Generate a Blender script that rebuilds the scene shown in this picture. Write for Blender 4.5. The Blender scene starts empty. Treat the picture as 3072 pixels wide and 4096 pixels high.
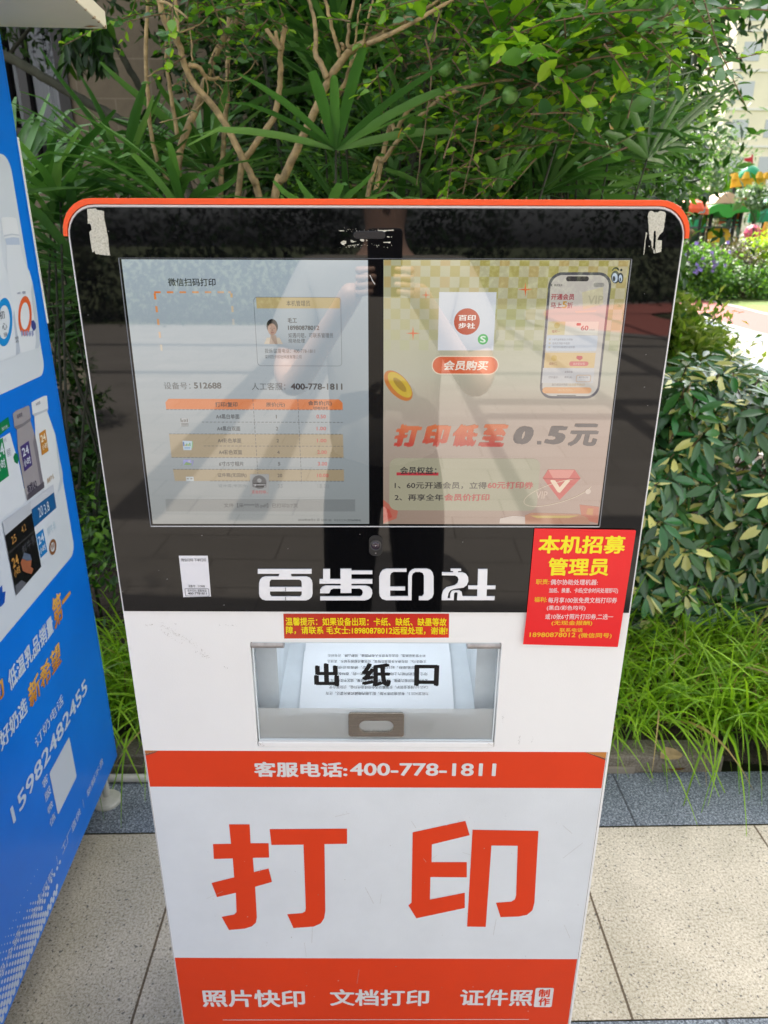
import bpy, math, random
import numpy as np
from mathutils import Vector, Matrix
rad = math.radians
S = bpy.context.scene
COL = S.collection
random.seed(7); RNG = np.random.default_rng(7)

# ------------------------------------------------------------------ camera, sky, sun, exposure
F_PX, CAM_H, PITCH, ROLL = 2840.0, 1.456, rad(21.0), rad(0.2)
EXPO = 2.38
cam = bpy.data.cameras.new('camera'); cam_o = bpy.data.objects.new('camera', cam); COL.objects.link(cam_o)
cam.sensor_width = 36; cam.lens = 36 * F_PX / 4096
cam.clip_start = 0.02; cam.clip_end = 500
cam.dof.use_dof = True; cam.dof.focus_distance = 0.86; cam.dof.aperture_fstop = 10
cam_o.matrix_world = Matrix.Translation((0, 0, CAM_H)) @ Matrix.Rotation(math.pi / 2 - PITCH, 4, 'X') @ Matrix.Rotation(ROLL, 4, 'Z')
S.camera = cam_o
SUN_EL, SUN_AZ = rad(50), rad(5)            # azimuth from +Y towards -X: the sun stands behind the garden
W = bpy.data.worlds.new('World'); S.world = W; W.use_nodes = True
wn = W.node_tree; bg = wn.nodes['Background']
sky = wn.nodes.new('ShaderNodeTexSky'); sky.sky_type = 'NISHITA'; sky.sun_disc = False
sky.sun_elevation = SUN_EL; sky.sun_rotation = -SUN_AZ; sky.dust_density = 4.0; sky.air_density = 0.8; sky.ozone_density = 0.4
hs = wn.nodes.new('ShaderNodeHueSaturation'); hs.inputs['Saturation'].default_value = .26     # hazy, milky summer sky
wn.links.new(sky.outputs[0], hs.inputs['Color']); wn.links.new(hs.outputs[0], bg.inputs[0]); bg.inputs[1].default_value = 0.14
sl = bpy.data.lights.new('sun', 'SUN'); sun = bpy.data.objects.new('sun', sl); COL.objects.link(sun)
sl.energy = 3.0; sl.angle = rad(0.53); sl.color = (1.0, 0.95, 0.86)
sd = Vector((-math.sin(SUN_AZ) * math.cos(SUN_EL), math.cos(SUN_AZ) * math.cos(SUN_EL), math.sin(SUN_EL)))
sun.rotation_euler = sd.to_track_quat('Z', 'Y').to_euler()
vs = S.view_settings; S.display_settings.display_device = 'sRGB'
vs.view_transform = 'Standard'; vs.look = 'None'; vs.exposure = EXPO; vs.gamma = 1; vs.use_curve_mapping = False
S.cycles.max_bounces = 8; S.cycles.transparent_max_bounces = 12
S.cycles.use_denoising = True

# ------------------------------------------------------------------ survey helpers: photograph pixels -> real points
def ray(px, py):
    a, b = (px - 1536) / F_PX, -(py - 2048) / F_PX
    x = a * math.cos(ROLL) - b * math.sin(ROLL); y = a * math.sin(ROLL) + b * math.cos(ROLL)
    c, s = math.cos(math.pi / 2 - PITCH), math.sin(math.pi / 2 - PITCH)
    return Vector((x, y * c + s, y * s - c))
CO = Vector((0, 0, CAM_H))
def at(px, py, Y): r = ray(px, py); return CO + r * (Y / r.y)
def gnd(px, py, z=0.0): r = ray(px, py); return CO + r * ((z - CAM_H) / r.z)

def lin(c):
    c = c / 255.0
    return c / 12.92 if c <= 0.04045 else ((c + 0.055) / 1.055) ** 2.4
def rgb(r, g=None, b=None):
    if g is None: r, g, b = (r >> 16) & 255, (r >> 8) & 255, r & 255
    return (lin(r), lin(g), lin(b), 1.0)

# ------------------------------------------------------------------ mesh builder
class MB:
    def __init__(s): s.v = []; s.f = []; s.c = []; s.m = []
    def add(s, vs, fs, col=None, mi=0):
        o = len(s.v); s.v.extend([tuple(p) for p in vs])
        for f in fs: s.f.append([i + o for i in f]); s.c.append(col); s.m.append(mi)
    def np_add(s, V, F, col=None, mi=0, cols=None):
        o = len(s.v); s.v.extend(V.tolist()); F = (F + o).tolist(); s.f.extend(F)
        s.c.extend(cols if cols is not None else [col] * len(F)); s.m.extend([mi] * len(F))
    def box(s, x0, x1, y0, y1, z0, z1, col=None, mi=0, M=None):
        p = [Vector((x, y, z)) for z in (z0, z1) for y in (y0, y1) for x in (x0, x1)]
        if M is not None: p = [M @ q for q in p]
        s.add(p, [(0, 2, 3, 1), (4, 5, 7, 6), (0, 1, 5, 4), (2, 6, 7, 3), (0, 4, 6, 2), (1, 3, 7, 5)], col, mi)
    def tube(s, pts, rr, n=8, col=None, mi=0, cap=True):
        pts = [Vector(p) for p in pts]
        if not hasattr(rr, '__len__'): rr = [rr] * len(pts)
        rings = []; ref = None
        for i, p in enumerate(pts):
            t = (pts[min(i + 1, len(pts) - 1)] - pts[max(i - 1, 0)])
            t = t.normalized() if t.length > 1e-9 else Vector((0, 0, 1))
            if ref is None: ref = t.orthogonal().normalized()
            ref = (ref - t * ref.dot(t)); ref = ref.normalized() if ref.length > 1e-6 else t.orthogonal().normalized()
            b = t.cross(ref)
            rings.append([p + (ref * math.cos(2 * math.pi * k / n) + b * math.sin(2 * math.pi * k / n)) * rr[i] for k in range(n)])
        vs = [q for r in rings for q in r]; fs = []
        for i in range(len(pts) - 1):
            for k in range(n):
                fs.append((i * n + k, i * n + (k + 1) % n, (i + 1) * n + (k + 1) % n, (i + 1) * n + k))
        if cap: fs += [tuple(range(n))[::-1], tuple(range((len(pts) - 1) * n, len(pts) * n))]
        s.add(vs, fs, col, mi)
    def lathe(s, prof, c=(0, 0, 0), n=24, col=None, mi=0):
        vs = []; fs = []
        for r, z in prof:
            for k in range(n): a = 2 * math.pi * k / n; vs.append((c[0] + r * math.cos(a), c[1] + r * math.sin(a), c[2] + z))
        for i in range(len(prof) - 1):
            for k in range(n): fs.append((i * n + k, i * n + (k + 1) % n, (i + 1) * n + (k + 1) % n, (i + 1) * n + k))
        fs += [tuple(range(n))[::-1], tuple(range((len(prof) - 1) * n, len(prof) * n))]
        s.add(vs, fs, col, mi)
    def build(s, name, mats, parent=None, smooth=False, bevel=0):
        me = bpy.data.meshes.new(name); me.from_pydata(s.v, [], s.f)
        if not isinstance(mats, (list, tuple)): mats = [mats]
        for m in mats: me.materials.append(m)
        if len(mats) > 1: me.polygons.foreach_set('material_index', s.m)
        if any(c is not None for c in s.c):
            at_ = me.color_attributes.new('col', 'FLOAT_COLOR', 'CORNER')
            buf = []
            for f, c in zip(s.f, s.c):
                if c is None: c = (.8, .8, .8, 1)
                if isinstance(c, list): 
                    for q in c: buf.extend(q)
                else: buf.extend(c * len(f))
            at_.data.foreach_set('color', buf)
        if smooth: me.polygons.foreach_set('use_smooth', [True] * len(s.f))
        me.update()
        o = bpy.data.objects.new(name, me); COL.objects.link(o)
        if parent is not None: o.parent = parent
        if bevel:
            b = o.modifiers.new('bevel', 'BEVEL'); b.width = bevel; b.segments = 2; b.limit_method = 'ANGLE'; b.harden_normals = False
        return o

def tag(o, label=None, cat=None, group=None, kind=None):
    if label: o['label'] = label
    if cat: o['category'] = cat
    if group: o['group'] = group
    if kind: o['kind'] = kind
    return o
def empty(name, loc=(0, 0, 0), rz=0.0):
    o = bpy.data.objects.new(name, None); COL.objects.link(o); o.location = loc; o.rotation_euler.z = rz; o.empty_display_size = .1
    return o

# ------------------------------------------------------------------ materials
class NT:
    def __init__(s, name):
        s.m = bpy.data.materials.new(name); s.m.use_nodes = True; s.t = s.m.node_tree
        s.b = s.t.nodes['Principled BSDF']; s.out = s.t.nodes['Material Output']
    def n(s, typ, **kw):
        x = s.t.nodes.new('ShaderNode' + typ)
        for k, v in kw.items():
            if k in x.inputs.keys() if not hasattr(x, k) else False: x.inputs[k].default_value = v
            elif hasattr(x, k): setattr(x, k, v)
            else: x.inputs[k.replace('_', ' ')].default_value = v
        return x
    def l(s, a, b): s.t.links.new(a, b)
    def ramp(s, fac, stops):
        r = s.n('ValToRGB'); e = r.color_ramp.elements
        while len(e) < len(stops): e.new(0.5)
        for k, (p, c) in zip(e, stops): k.position = p; k.color = c if len(c) == 4 else (*c, 1)
        s.l(fac, r.inputs[0]); return r.outputs[0]
    def coord(s, which='Object', scale=None):
        c = s.n('TexCoord').outputs[which]
        if scale:
            mp = s.n('Mapping'); mp.inputs['Scale'].default_value = scale if hasattr(scale, '__len__') else (scale,) * 3
            s.l(c, mp.inputs[0]); c = mp.outputs[0]
        return c
    def noise(s, co, scale, detail=4, rough=.55):
        x = s.n('TexNoise'); x.inputs['Scale'].default_value = scale; x.inputs['Detail'].default_value = detail; x.inputs['Roughness'].default_value = rough
        s.l(co, x.inputs['Vector']); return x.outputs['Fac']
    def bump(s, h, strength=.2, dist=.01):
        x = s.n('Bump'); x.inputs['Strength'].default_value = strength; x.inputs['Distance'].default_value = dist
        s.l(h, x.inputs['Height']); s.l(x.outputs[0], s.b.inputs['Normal'])
    def mixc(s, f, a, b, mode='MIX'):
        x = s.n('Mix'); x.data_type = 'RGBA'; x.blend_type = mode
        for i, v in ((0, f), (6, a), (7, b)):
            if hasattr(v, 'is_linked'): s.l(v, x.inputs[i])
            else: x.inputs[i].default_value = v if i == 0 else (v if len(v) == 4 else (*v, 1))
        return x.outputs[2]

def mat(name, col, rough=.5, metal=0.0, spec=.5, var=.0, vs=6.0, bump=0.0, bs=200.0, bd=.002, coat=0):
    t = NT(name); b = t.b; c = tuple(col[:3]) + (1,)
    b.inputs['Base Color'].default_value = c; b.inputs['Roughness'].default_value = rough
    b.inputs['Metallic'].default_value = metal; b.inputs['Specular IOR Level'].default_value = spec
    if coat: b.inputs['Coat Weight'].default_value = coat; b.inputs['Coat Roughness'].default_value = .05
    if var or bump: co = t.coord()
    if var:
        f = t.noise(co, vs, 6, .6)
        lo = tuple(x * (1 - var) for x in c[:3]); hi = tuple(min(1, x * (1 + var)) for x in c[:3])
        t.l(t.ramp(f, [(.3, lo), (.7, hi)]), b.inputs['Base Color'])
    if bump: t.bump(t.noise(co, bs, 2), bump, bd)
    return t.m
def ink(name, rough=.35, spec=.5, var=0.0, bump=0.0, bs=300, metal=0.0):
    t = NT(name); a = t.n('Attribute'); a.attribute_name = 'col'; c = a.outputs['Color']
    if var: c = t.mixc(1.0, c, t.ramp(t.noise(t.coord(), 5, 6, .65), [(.3, (1 - var,) * 3), (.7, (1,) * 3)]), 'MULTIPLY')
    t.l(c, t.b.inputs['Base Color']); t.b.inputs['Roughness'].default_value = rough; t.b.inputs['Specular IOR Level'].default_value = spec
    t.b.inputs['Metallic'].default_value = metal
    if bump: t.bump(t.noise(t.coord(), bs, 2), bump, .0008)
    return t.m
def glow(name, k):                          # a lit display behind polished glass
    t = NT(name); a = t.n('Attribute'); a.attribute_name = 'col'
    t.b.inputs['Base Color'].default_value = (.004, .004, .005, 1); t.b.inputs['Roughness'].default_value = .02; t.b.inputs['IOR'].default_value = 2.05      # cover glass and panel both mirror
    t.l(a.outputs['Color'], t.b.inputs['Emission Color']); t.b.inputs['Emission Strength'].default_value = k / 2 ** EXPO
    return t.m
def leafmat(name, cols, tr=.35, rough=.42, spec=.4, attr=False):
    t = NT(name); g = t.n('NewGeometry')
    if attr:
        a = t.n('Attribute'); a.attribute_name = 'col'
        v = t.ramp(g.outputs['Random Per Island'], [(0, (.72,) * 3), (1, (1.25,) * 3)])
        c = t.mixc(1.0, a.outputs['Color'], v, 'MULTIPLY')
    else:
        k = len(cols); c = t.ramp(g.outputs['Random Per Island'], [(i / max(1, k - 1), q) for i, q in enumerate(cols)])
    t.l(c, t.b.inputs['Base Color']); t.b.inputs['Roughness'].default_value = rough; t.b.inputs['Specular IOR Level'].default_value = spec
    d = t.n('BsdfTranslucent'); t.l(t.mixc(1.0, c, (1.25, 1.3, .55, 1), 'MULTIPLY'), d.inputs['Color'])
    mx = t.n('MixShader'); mx.inputs[0].default_value = tr
    t.l(t.b.outputs[0], mx.inputs[1]); t.l(d.outputs[0], mx.inputs[2]); t.l(mx.outputs[0], t.out.inputs['Surface'])
    return t.m

# ------------------------------------------------------------------ lettering and flat prints
_tc = {}
def glyphs(body, res=3):
    k = (body, res)
    if k not in _tc:
        c = bpy.data.curves.new('lettering', 'FONT'); c.body = body; c.resolution_u = res
        o = bpy.data.objects.new('lettering', c); COL.objects.link(o)
        me = bpy.data.meshes.new_from_object(o.evaluated_get(bpy.context.evaluated_depsgraph_get()))
        V = np.array([(v.co.x, v.co.y) for v in me.vertices]); Fc = [list(p.vertices) for p in me.polygons]
        bpy.data.objects.remove(o); bpy.data.curves.remove(c); bpy.data.meshes.remove(me)
        lo, hi = V.min(0), V.max(0); _tc[k] = ((V - lo) / (hi - lo), Fc, hi - lo)
    return _tc[k]

class Sheet(MB):
    """flat print on a plane: P maps a photograph pixel to plane coordinates (u, v); M maps (u, v, lift) to space."""
    step = 0.00025
    def __init__(s, P, M): super().__init__(); s.P = P; s.M = M; s.z = (0, 0, 1)
    def zoom(s, x0, y0, k): s.z = (x0, y0, k); return s
    def p(s, q): return s.P(s.z[0] + q[0] / s.z[2], s.z[1] + q[1] / s.z[2])
    def uvpoly(s, uv, col, L=0): s.add([s.M(u, v, L * s.step) for u, v in uv], [tuple(range(len(uv)))], col)
    def poly(s, pts, col, L=0): s.uvpoly([s.p(q) for q in pts], col, L)
    def box4(s, x0, y0, x1, y1):
        xm, ym = (x0 + x1) / 2, (y0 + y1) / 2
        return s.p((x0, ym))[0], s.p((xm, y1))[1], s.p((x1, ym))[0], s.p((xm, y0))[1]
    def rect(s, x0, y0, x1, y1, col, L=0, r=0, n=5):
        u0, v0, u1, v1 = s.box4(x0, y0, x1, y1); s.uvpoly(rrect(u0, v0, u1, v1, r, n), col, L)
    def ring(s, x0, y0, x1, y1, w, col, L=0, r=0, n=5):
        u0, v0, u1, v1 = s.box4(x0, y0, x1, y1)
        a = rrect(u0, v0, u1, v1, r + 1e-6, n); b = rrect(u0 + w, v0 + w, u1 - w, v1 - w, max(r - w, 0) + 1e-6, n)
        k = len(a)
        for i in range(k): j = (i + 1) % k; s.uvpoly([a[i], a[j], b[j], b[i]], col, L)
    def quad(s, TL, TR, BR, BL, col, L=0): s.poly([TL, TR, BR, BL], col, L)
    def disc(s, cx, cy, r, col, L=0, n=24, sy=1.0):
        u, v = s.p((cx, cy)); R = abs(s.p((cx + r, cy))[0] - u)
        s.uvpoly([(u + R * math.cos(2 * math.pi * i / n), v + R * sy * math.sin(2 * math.pi * i / n)) for i in range(n)], col, L)
    def line(s, a, b, w, col, L=0, dash=None):
        A, B = Vector(s.p(a)), Vector(s.p(b)); d = B - A; ln = d.length
        if ln < 1e-9: return
        d /= ln; nn = Vector((-d.y, d.x)) * w / 2
        segs = [(0, ln)] if not dash else [(t, min(t + dash[0], ln)) for t in np.arange(0, ln, dash[0] + dash[1])]
        for t0, t1 in segs:
            p0, p1 = A + d * t0, A + d * t1; s.uvpoly([p0 - nn, p1 - nn, p1 + nn, p0 + nn], col, L)
    def text(s, body, x0, y0, x1, y1, col, L=1, bold=0.0, slant=0.0, col2=None, res=3, flip=False):
        u0, v0, u1, v1 = s.box4(x0, y0, x1, y1); s.uvtext(body, u0, v0, u1, v1, col, L, bold, slant, col2, res, flip)
    def uvtext(s, body, u0, v0, u1, v1, col, L=1, bold=0.0, slant=0.0, col2=None, res=3, flip=False):
        V, Fc, em = glyphs(body, res); Q = V.copy()
        if flip: Q = 1 - Q
        h = v1 - v0; k = slant * h; bx, by = bold * (u1 - u0) / em[0], bold * .8 * (v1 - v0) / em[1]
        h -= 2 * by
        for n_, (dx, dy) in enumerate(((0, 0), (1, .4), (-1, -.4), (-.4, 1), (.4, -1), (.8, -.7), (-.8, .7)) if bold else ((0, 0),)):
            U = u0 + bx + Q[:, 0] * (u1 - u0 - k - 2 * bx) + Q[:, 1] * k + dx * bx; Vv = v0 + by + Q[:, 1] * h + dy * by
            o = len(s.v); s.v.extend([tuple(s.M(a, b, (L + n_ * .035) * s.step)) for a, b in zip(U, Vv)])
            for f in Fc:
                s.f.append([i + o for i in f]); s.m.append(0)
                s.c.append(col if col2 is None else [tuple(col[j] + (col2[j] - col[j]) * Q[i, 1] for j in range(4)) for i in f])
def rrect(u0, v0, u1, v1, r=0, n=5):
    if r <= 0: return [(u0, v0), (u1, v0), (u1, v1), (u0, v1)]
    r = min(r, abs(u1 - u0) / 2, abs(v1 - v0) / 2); out = []
    for cx, cy, a0 in ((u1 - r, v0 + r, -90), (u1 - r, v1 - r, 0), (u0 + r, v1 - r, 90), (u0 + r, v0 + r, 180)):
        for i in range(n + 1): a = rad(a0 + 90 * i / n); out.append((cx + r * math.cos(a), cy + r * math.sin(a)))
    return out
def plate_geo(outlines, depth, bevel=0.0):
    """outlines in (u, v), even-odd filled and given a thickness; returns verts (u, v, w) centred on w=0 and faces."""
    c = bpy.data.curves.new('plate', 'CURVE'); c.dimensions = '2D'; c.fill_mode = 'BOTH'; c.extrude = max(depth / 2 - bevel, 0); c.bevel_depth = bevel; c.bevel_resolution = 1
    if bevel: c.offset = -bevel
    for ol in outlines:
        sp = c.splines.new('POLY'); sp.points.add(len(ol) - 1)
        for p, q in zip(sp.points, ol): p.co = (q[0], q[1], 0, 1)
        sp.use_cyclic_u = True
    o = bpy.data.objects.new('plate', c); COL.objects.link(o)
    me = bpy.data.meshes.new_from_object(o.evaluated_get(bpy.context.evaluated_depsgraph_get()))
    V = [tuple(v.co) for v in me.vertices]; Fc = [tuple(p.vertices) for p in me.polygons]
    bpy.data.objects.remove(o); bpy.data.curves.remove(c); bpy.data.meshes.remove(me)
    return V, Fc
def add_plate(mb, outlines, depth, w0, M, bevel=0.0, col=None, mi=0):
    """w0: position of the plate's middle along the plane's normal"""
    V, Fc = plate_geo(outlines, depth, bevel); mb.add([M(u, v, w + w0) for u, v, w in V], Fc, col, mi)

# ------------------------------------------------------------------ leaves
OVAL = (np.array([(0, 0, 0), (.18, .62, .10), (.18, -.62, .10), (.3, 0, 0), (.5, 1, .16), (.5, -1, .16), (.65, 0, -.02), (.82, .6, .06), (.82, -.6, .06), (1, 0, -.10)], float),
        np.array([(0, 3, 1, 1), (0, 2, 2, 3), (1, 3, 6, 4), (2, 5, 6, 3), (4, 6, 9, 7), (5, 8, 9, 6)]))
SMALL = (np.array([(0, 0, 0), (.45, .95, .18), (.45, -.95, .18), (1, 0, -.06), (.5, 0, 0)], float), np.array([(0, 4, 1), (4, 3, 1), (0, 2, 4), (4, 2, 3)]))
def unit(a): return a / np.maximum(np.linalg.norm(a, axis=1, keepdims=True), 1e-9)
def rndv(n): return unit(RNG.normal(size=(n, 3)))
def add_leaves(mb, P, A, N, L, Wd, tm=OVAL, cols=None, droop=0.0):
    n = len(P); A = unit(A); N = unit(N - A * (N * A).sum(1, keepdims=True)); B = np.cross(N, A)
    L = np.broadcast_to(L, (n,)); Wd = np.broadcast_to(Wd, (n,)); T = tm[0]
    V = (P[:, None] + A[:, None] * (T[None, :, 0:1] * L[:, None, None]) + B[:, None] * (T[None, :, 1:2] * Wd[:, None, None] / 2)
         + N[:, None] * (T[None, :, 2:3] * Wd[:, None, None]))
    if droop: V[:, :, 2] -= droop * L[:, None] * T[None, :, 0] ** 2
    F_ = tm[1]; F = (np.arange(n)[:, None, None] * len(T) + F_[None]).reshape(-1, F_.shape[1])
    fl = F.tolist()
    if F_.shape[1] == 4: fl = [f if f[2] != f[3] and f[1] != f[2] else list(dict.fromkeys(f)) for f in fl]
    o = len(mb.v); mb.v.extend(V.reshape(-1, 3).tolist()); mb.f.extend([[i + o for i in f] for f in fl])
    mb.c.extend([None] * len(fl) if cols is None else [c for c in cols for _ in range(len(F_))]); mb.m.extend([0] * len(fl))
def strips(mb, P, D, L, Wd, bend, k=5, cols=None, up=None):
    """arching blades: start P, heading D, length L, width Wd; bend pulls the tip down"""
    n = len(P); D = unit(D); side = unit(np.cross(D, np.array([0, 0, 1.0])) + RNG.normal(size=(n, 3)) * .25)
    t = np.linspace(0, 1, k + 1); V = np.zeros((n, k + 1, 2, 3))
    for i, q in enumerate(t):
        c = P + D * (L * q)[:, None]; c[:, 2] -= bend * L * q * q
        w = Wd * (1 - q ** 2.2) * min(1, .45 + 2.2 * q) / 2 + .0003
        V[:, i, 0] = c - side * w[:, None]; V[:, i, 1] = c + side * w[:, None]
    F = []
    b = (np.arange(n) * (k + 1) * 2)[:, None]
    for i in range(k): F.append(b + np.array([[2 * i, 2 * i + 1, 2 * i + 3, 2 * i + 2]]))
    F = np.stack(F, 1).reshape(-1, 4)
    mb.np_add(V.reshape(-1, 3), F, None, 0, None if cols is None else [c for c in cols for _ in range(k)])

# ------------------------------------------------------------------ setting: ground, paving, kerb, bed
def stone(name, c, lo, hi, speck=900, joint=None, joff=0.5, dark=None, bump=.25, bw=.5, bh=.5, shift=(0, 0, 0), rough=.75, blot=.10):
    t = NT(name); co = t.coord()
    f = t.noise(co, speck, 4, .8); g = t.noise(co, 3.2, 5, .6); v = t.n('TexVoronoi'); v.inputs['Scale'].default_value = speck * .33; t.l(co, v.inputs['Vector'])
    base = t.ramp(f, [(.36, lo), (.5, c), (.66, hi)])
    base = t.mixc(1.0, base, t.ramp(g, [(.25, (1 - blot, 1 - blot, 1 - blot * 1.15)), (.75, (1 + blot * .6, 1 + blot * .55, 1 + blot * .5))]), 'MULTIPLY')
    if dark:
        r = t.noise(co, speck * .62, 1, .5)
        base = t.mixc(t.ramp(r, [(.66, (0, 0, 0)), (.70, (.85, .85, .85))]), base, dark)
    if joint:
        mp = t.n('Mapping'); mp.inputs['Location'].default_value = shift; t.l(co, mp.inputs[0])
        b = t.n('TexBrick'); t.l(mp.outputs[0], b.inputs['Vector']); b.inputs['Scale'].default_value = 1; b.offset = joff
        b.inputs['Brick Width'].default_value = bw; b.inputs['Row Height'].default_value = bh; b.inputs['Mortar Size'].default_value = .0028; b.inputs['Mortar Smooth'].default_value = .1
        b.inputs['Color1'].default_value = (1, 1, 1, 1); b.inputs['Color2'].default_value = (.88, .88, .87, 1); b.inputs['Mortar'].default_value = (*joint, 1)
        base = t.mixc(1.0, base, b.outputs['Color'], 'MULTIPLY')
    t.l(base, t.b.inputs['Base Color']); t.b.inputs['Roughness'].default_value = rough
    t.bump(f, bump, .0015)
    return t.m
M_BEIGE = stone('beige_granite', (.62, .545, .425), (.33, .275, .20), (.80, .74, .63), 190, (.22, .17, .12), 0.0, (.11, .10, .09), .6, .5, .5, (.11, .4985, 0), .7, .34)
M_GREY = stone('grey_granite', (.15, .178, .215), (.03, .036, .046), (.52, .56, .62), 210, (.25, .25, .27), 0.0, None, .5, 1.0, 4, (-.075, 2, 0), .6, .25)
M_GREYFAR = stone('grey_paving', (.285, .255, .225), (.22, .195, .17), (.35, .32, .29), 120, (.35, .32, .3), 0.5, None, .1, .6, .3)
M_SOIL = mat('bed_soil', (.045, .032, .02), .95, var=.5, vs=18, bump=.8, bs=60, bd=.02)

RZ = rad(1.3)
def flat(name, pts, z, m, parent=None):
    b = MB(); b.add([(x, y, z) for x, y in pts], [tuple(range(len(pts)))]); return b.build(name, m, parent)
def rot_struct(o, piv=(0.6, 1.462)):
    o.location = (piv[0], piv[1], 0); o.rotation_euler.z = RZ; tag(o, kind='structure'); return o
gr = flat('ground', [(-150, -150), (150, -150), (150, 150), (-150, 150)], -.03, mat('ground_earth', (.07, .085, .03), .95, var=.4, vs=2)); tag(gr, kind='structure')
# paving frame: local origin at the seam between beige slabs and grey strip
rot_struct(flat('paving', [(-14, -.497), (14, -.497), (14, 0), (-14, 0)], 0, M_BEIGE))
rot_struct(flat('granite_strip', [(-14, .003), (4.4, .003), (4.4, .202), (-14, .202)], 0.001, M_GREY))
rot_struct(flat('granite_strip', [(-14, -.70), (14, -.70), (14, -.50), (-14, -.50)], 0.001, M_GREY))
rot_struct(flat('plaza_paving', [(-14, -13), (14, -13), (14, -.703), (-14, -.703)], 0, M_GREYFAR))
# raised bed soil, gently mounded, with a low stone kerb that stops short on one side
sb = MB(); nx, ny = 60, 36
for j in range(ny + 1):
    for i in range(nx + 1):
        x = -9 + 11.5 * i / nx; y = 1.68 + 6.5 * j / ny
        sb.v.append((x, y, .035 + .10 * min(1, j / 8) + .012 * math.sin(x * 9 + y * 4) + .008 * math.sin(x * 23 - y * 17)))
for j in range(ny):
    for i in range(nx): a = j * (nx + 1) + i; sb.f.append((a, a + 1, a + nx + 2, a + nx + 1)); sb.c.append(None); sb.m.append(0)
tag(sb.build('planting_bed', M_SOIL, smooth=True), kind='structure')
kb = MB()
for a in np.arange(-7.0, .7, .8): kb.box(a, a + .793, 1.672, 1.75, -.02, .052 + .004 * math.sin(a * 7), None, 0)
tag(kb.build('kerb', stone('kerb_stone', (.20, .17, .13), (.11, .095, .07), (.30, .27, .22), 150, bump=.6, blot=.3), bevel=.006), kind='structure')
kb = MB(); kb.box(-7, .735, 1.664, 1.672, -.02, .022); tag(kb.build('kerb_footing', mat('kerb_mortar', (.27, .23, .18), .9, var=.3), bevel=.002), kind='structure')

# ------------------------------------------------------------------ the printing kiosk
KX, KY = -0.0090, 0.79
def plane_of(O3, U, V):
    O3, U, V = Vector(O3), Vector(U).normalized(), Vector(V).normalized(); n = U.cross(V)
    def P(px, py):
        r = ray(px, py); q = CO + r * ((O3 - CO).dot(n) / r.dot(n)) - O3
        return q.dot(U), q.dot(V)
    return P
KP = plane_of((KX, KY, 0), (1, 0, 0), (0, 0, 1))
def kmap(y0): return lambda u, v, w: (u, y0 - w, v)
kiosk = tag(empty('printing_kiosk', (KX, KY, 0)), 'white self-service printing kiosk with black glass top and orange trim', 'printing kiosk')
GL = -.0025                                     # front of the glass
M_WHITE = mat('white_powder_coat', (.85, .84, .825), .42, var=.035, vs=3, bump=.22, bs=420, bd=.0006)
M_INK = ink('printed_vinyl', .38, .45, .06)
M_VINYL = ink('matt_printed_vinyl', .42, .4, .11, .18, 420)
M_STICK = ink('glossy_sticker', .25, .5, .05)
M_SCREEN = glow('lit_screen', 1.0)
t = NT('black_glass'); t.b.inputs['Base Color'].default_value = (.003, .003, .0035, 1); t.b.inputs['Specular IOR Level'].default_value = .40
t.l(t.ramp(t.noise(t.coord('Object', 3.0), 3, 6, .7), [(.35, (.012,) * 3), (.8, (.05,) * 3)]), t.b.inputs['Roughness']); M_GLASS = t.m
M_ORANGE = mat('orange_trim_paint', rgb(242, 84, 26), .32, var=.05, vs=20)
HW, TOP = .3196, 1.4885
HOLE = (-.1622, .8085, .1605, .9738)

def top_round(hw, z0, z1, r, n=8):
    return [(-hw, z0), (hw, z0)] + [(hw - r + r * math.cos(rad(a)), z1 - r + r * math.sin(rad(a))) for a in np.linspace(0, 90, n)] + \
           [(-hw + r + r * math.cos(rad(a)), z1 - r + r * math.sin(rad(a))) for a in np.linspace(90, 180, n)]
b = MB()
hu0, hv0, hu1, hv1 = HOLE
add_plate(b, [top_round(HW, .03, TOP, .031), rrect(hu0, hv0, hu1, hv1, .003, 3)], .016, -.008, kmap(0), .0004)
add_plate(b, [top_round(HW - .0006, .03, TOP - .0006, .0305), top_round(HW - .012, .045, TOP - .012, .02)], .33, -.182, kmap(0))
add_plate(b, [top_round(HW - .0006, .03, TOP - .0006, .0305)], .004, -.3495, kmap(0))
b.build('cabinet', M_WHITE, kiosk)
b = MB(); b.box(-.30, .30, .02, .33, 0, .03); b.build('plinth', mat('black_plinth', (.02, .02, .02), .6), kiosk)
# orange trim hugging the top edge and the two upper corners
arcs = np.linspace(0, 90, 9)
o_ = [(.3238, 1.458)] + [(.3238 - .034 + .034 * math.cos(rad(a)), 1.4944 - .034 + .034 * math.sin(rad(a))) for a in arcs] + [(-.3238 + .034 + .034 * math.cos(rad(a)), 1.4944 - .034 + .034 * math.sin(rad(a))) for a in arcs + 90] + [(-.3238, 1.458)]
i_ = [(-.3199, 1.458)] + [(-.3199 + .031 + .031 * math.cos(rad(a)), 1.4888 - .031 + .031 * math.sin(rad(a))) for a in (arcs + 90)[::-1]] + [(.3199 - .031 + .031 * math.cos(rad(a)), 1.4888 - .031 + .031 * math.sin(rad(a))) for a in arcs[::-1]] + [(.3199, 1.458)]
b = MB(); add_plate(b, [o_ + i_], .15, -.073, kmap(0), .0004); b.build('orange_trim', M_ORANGE, kiosk)
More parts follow.
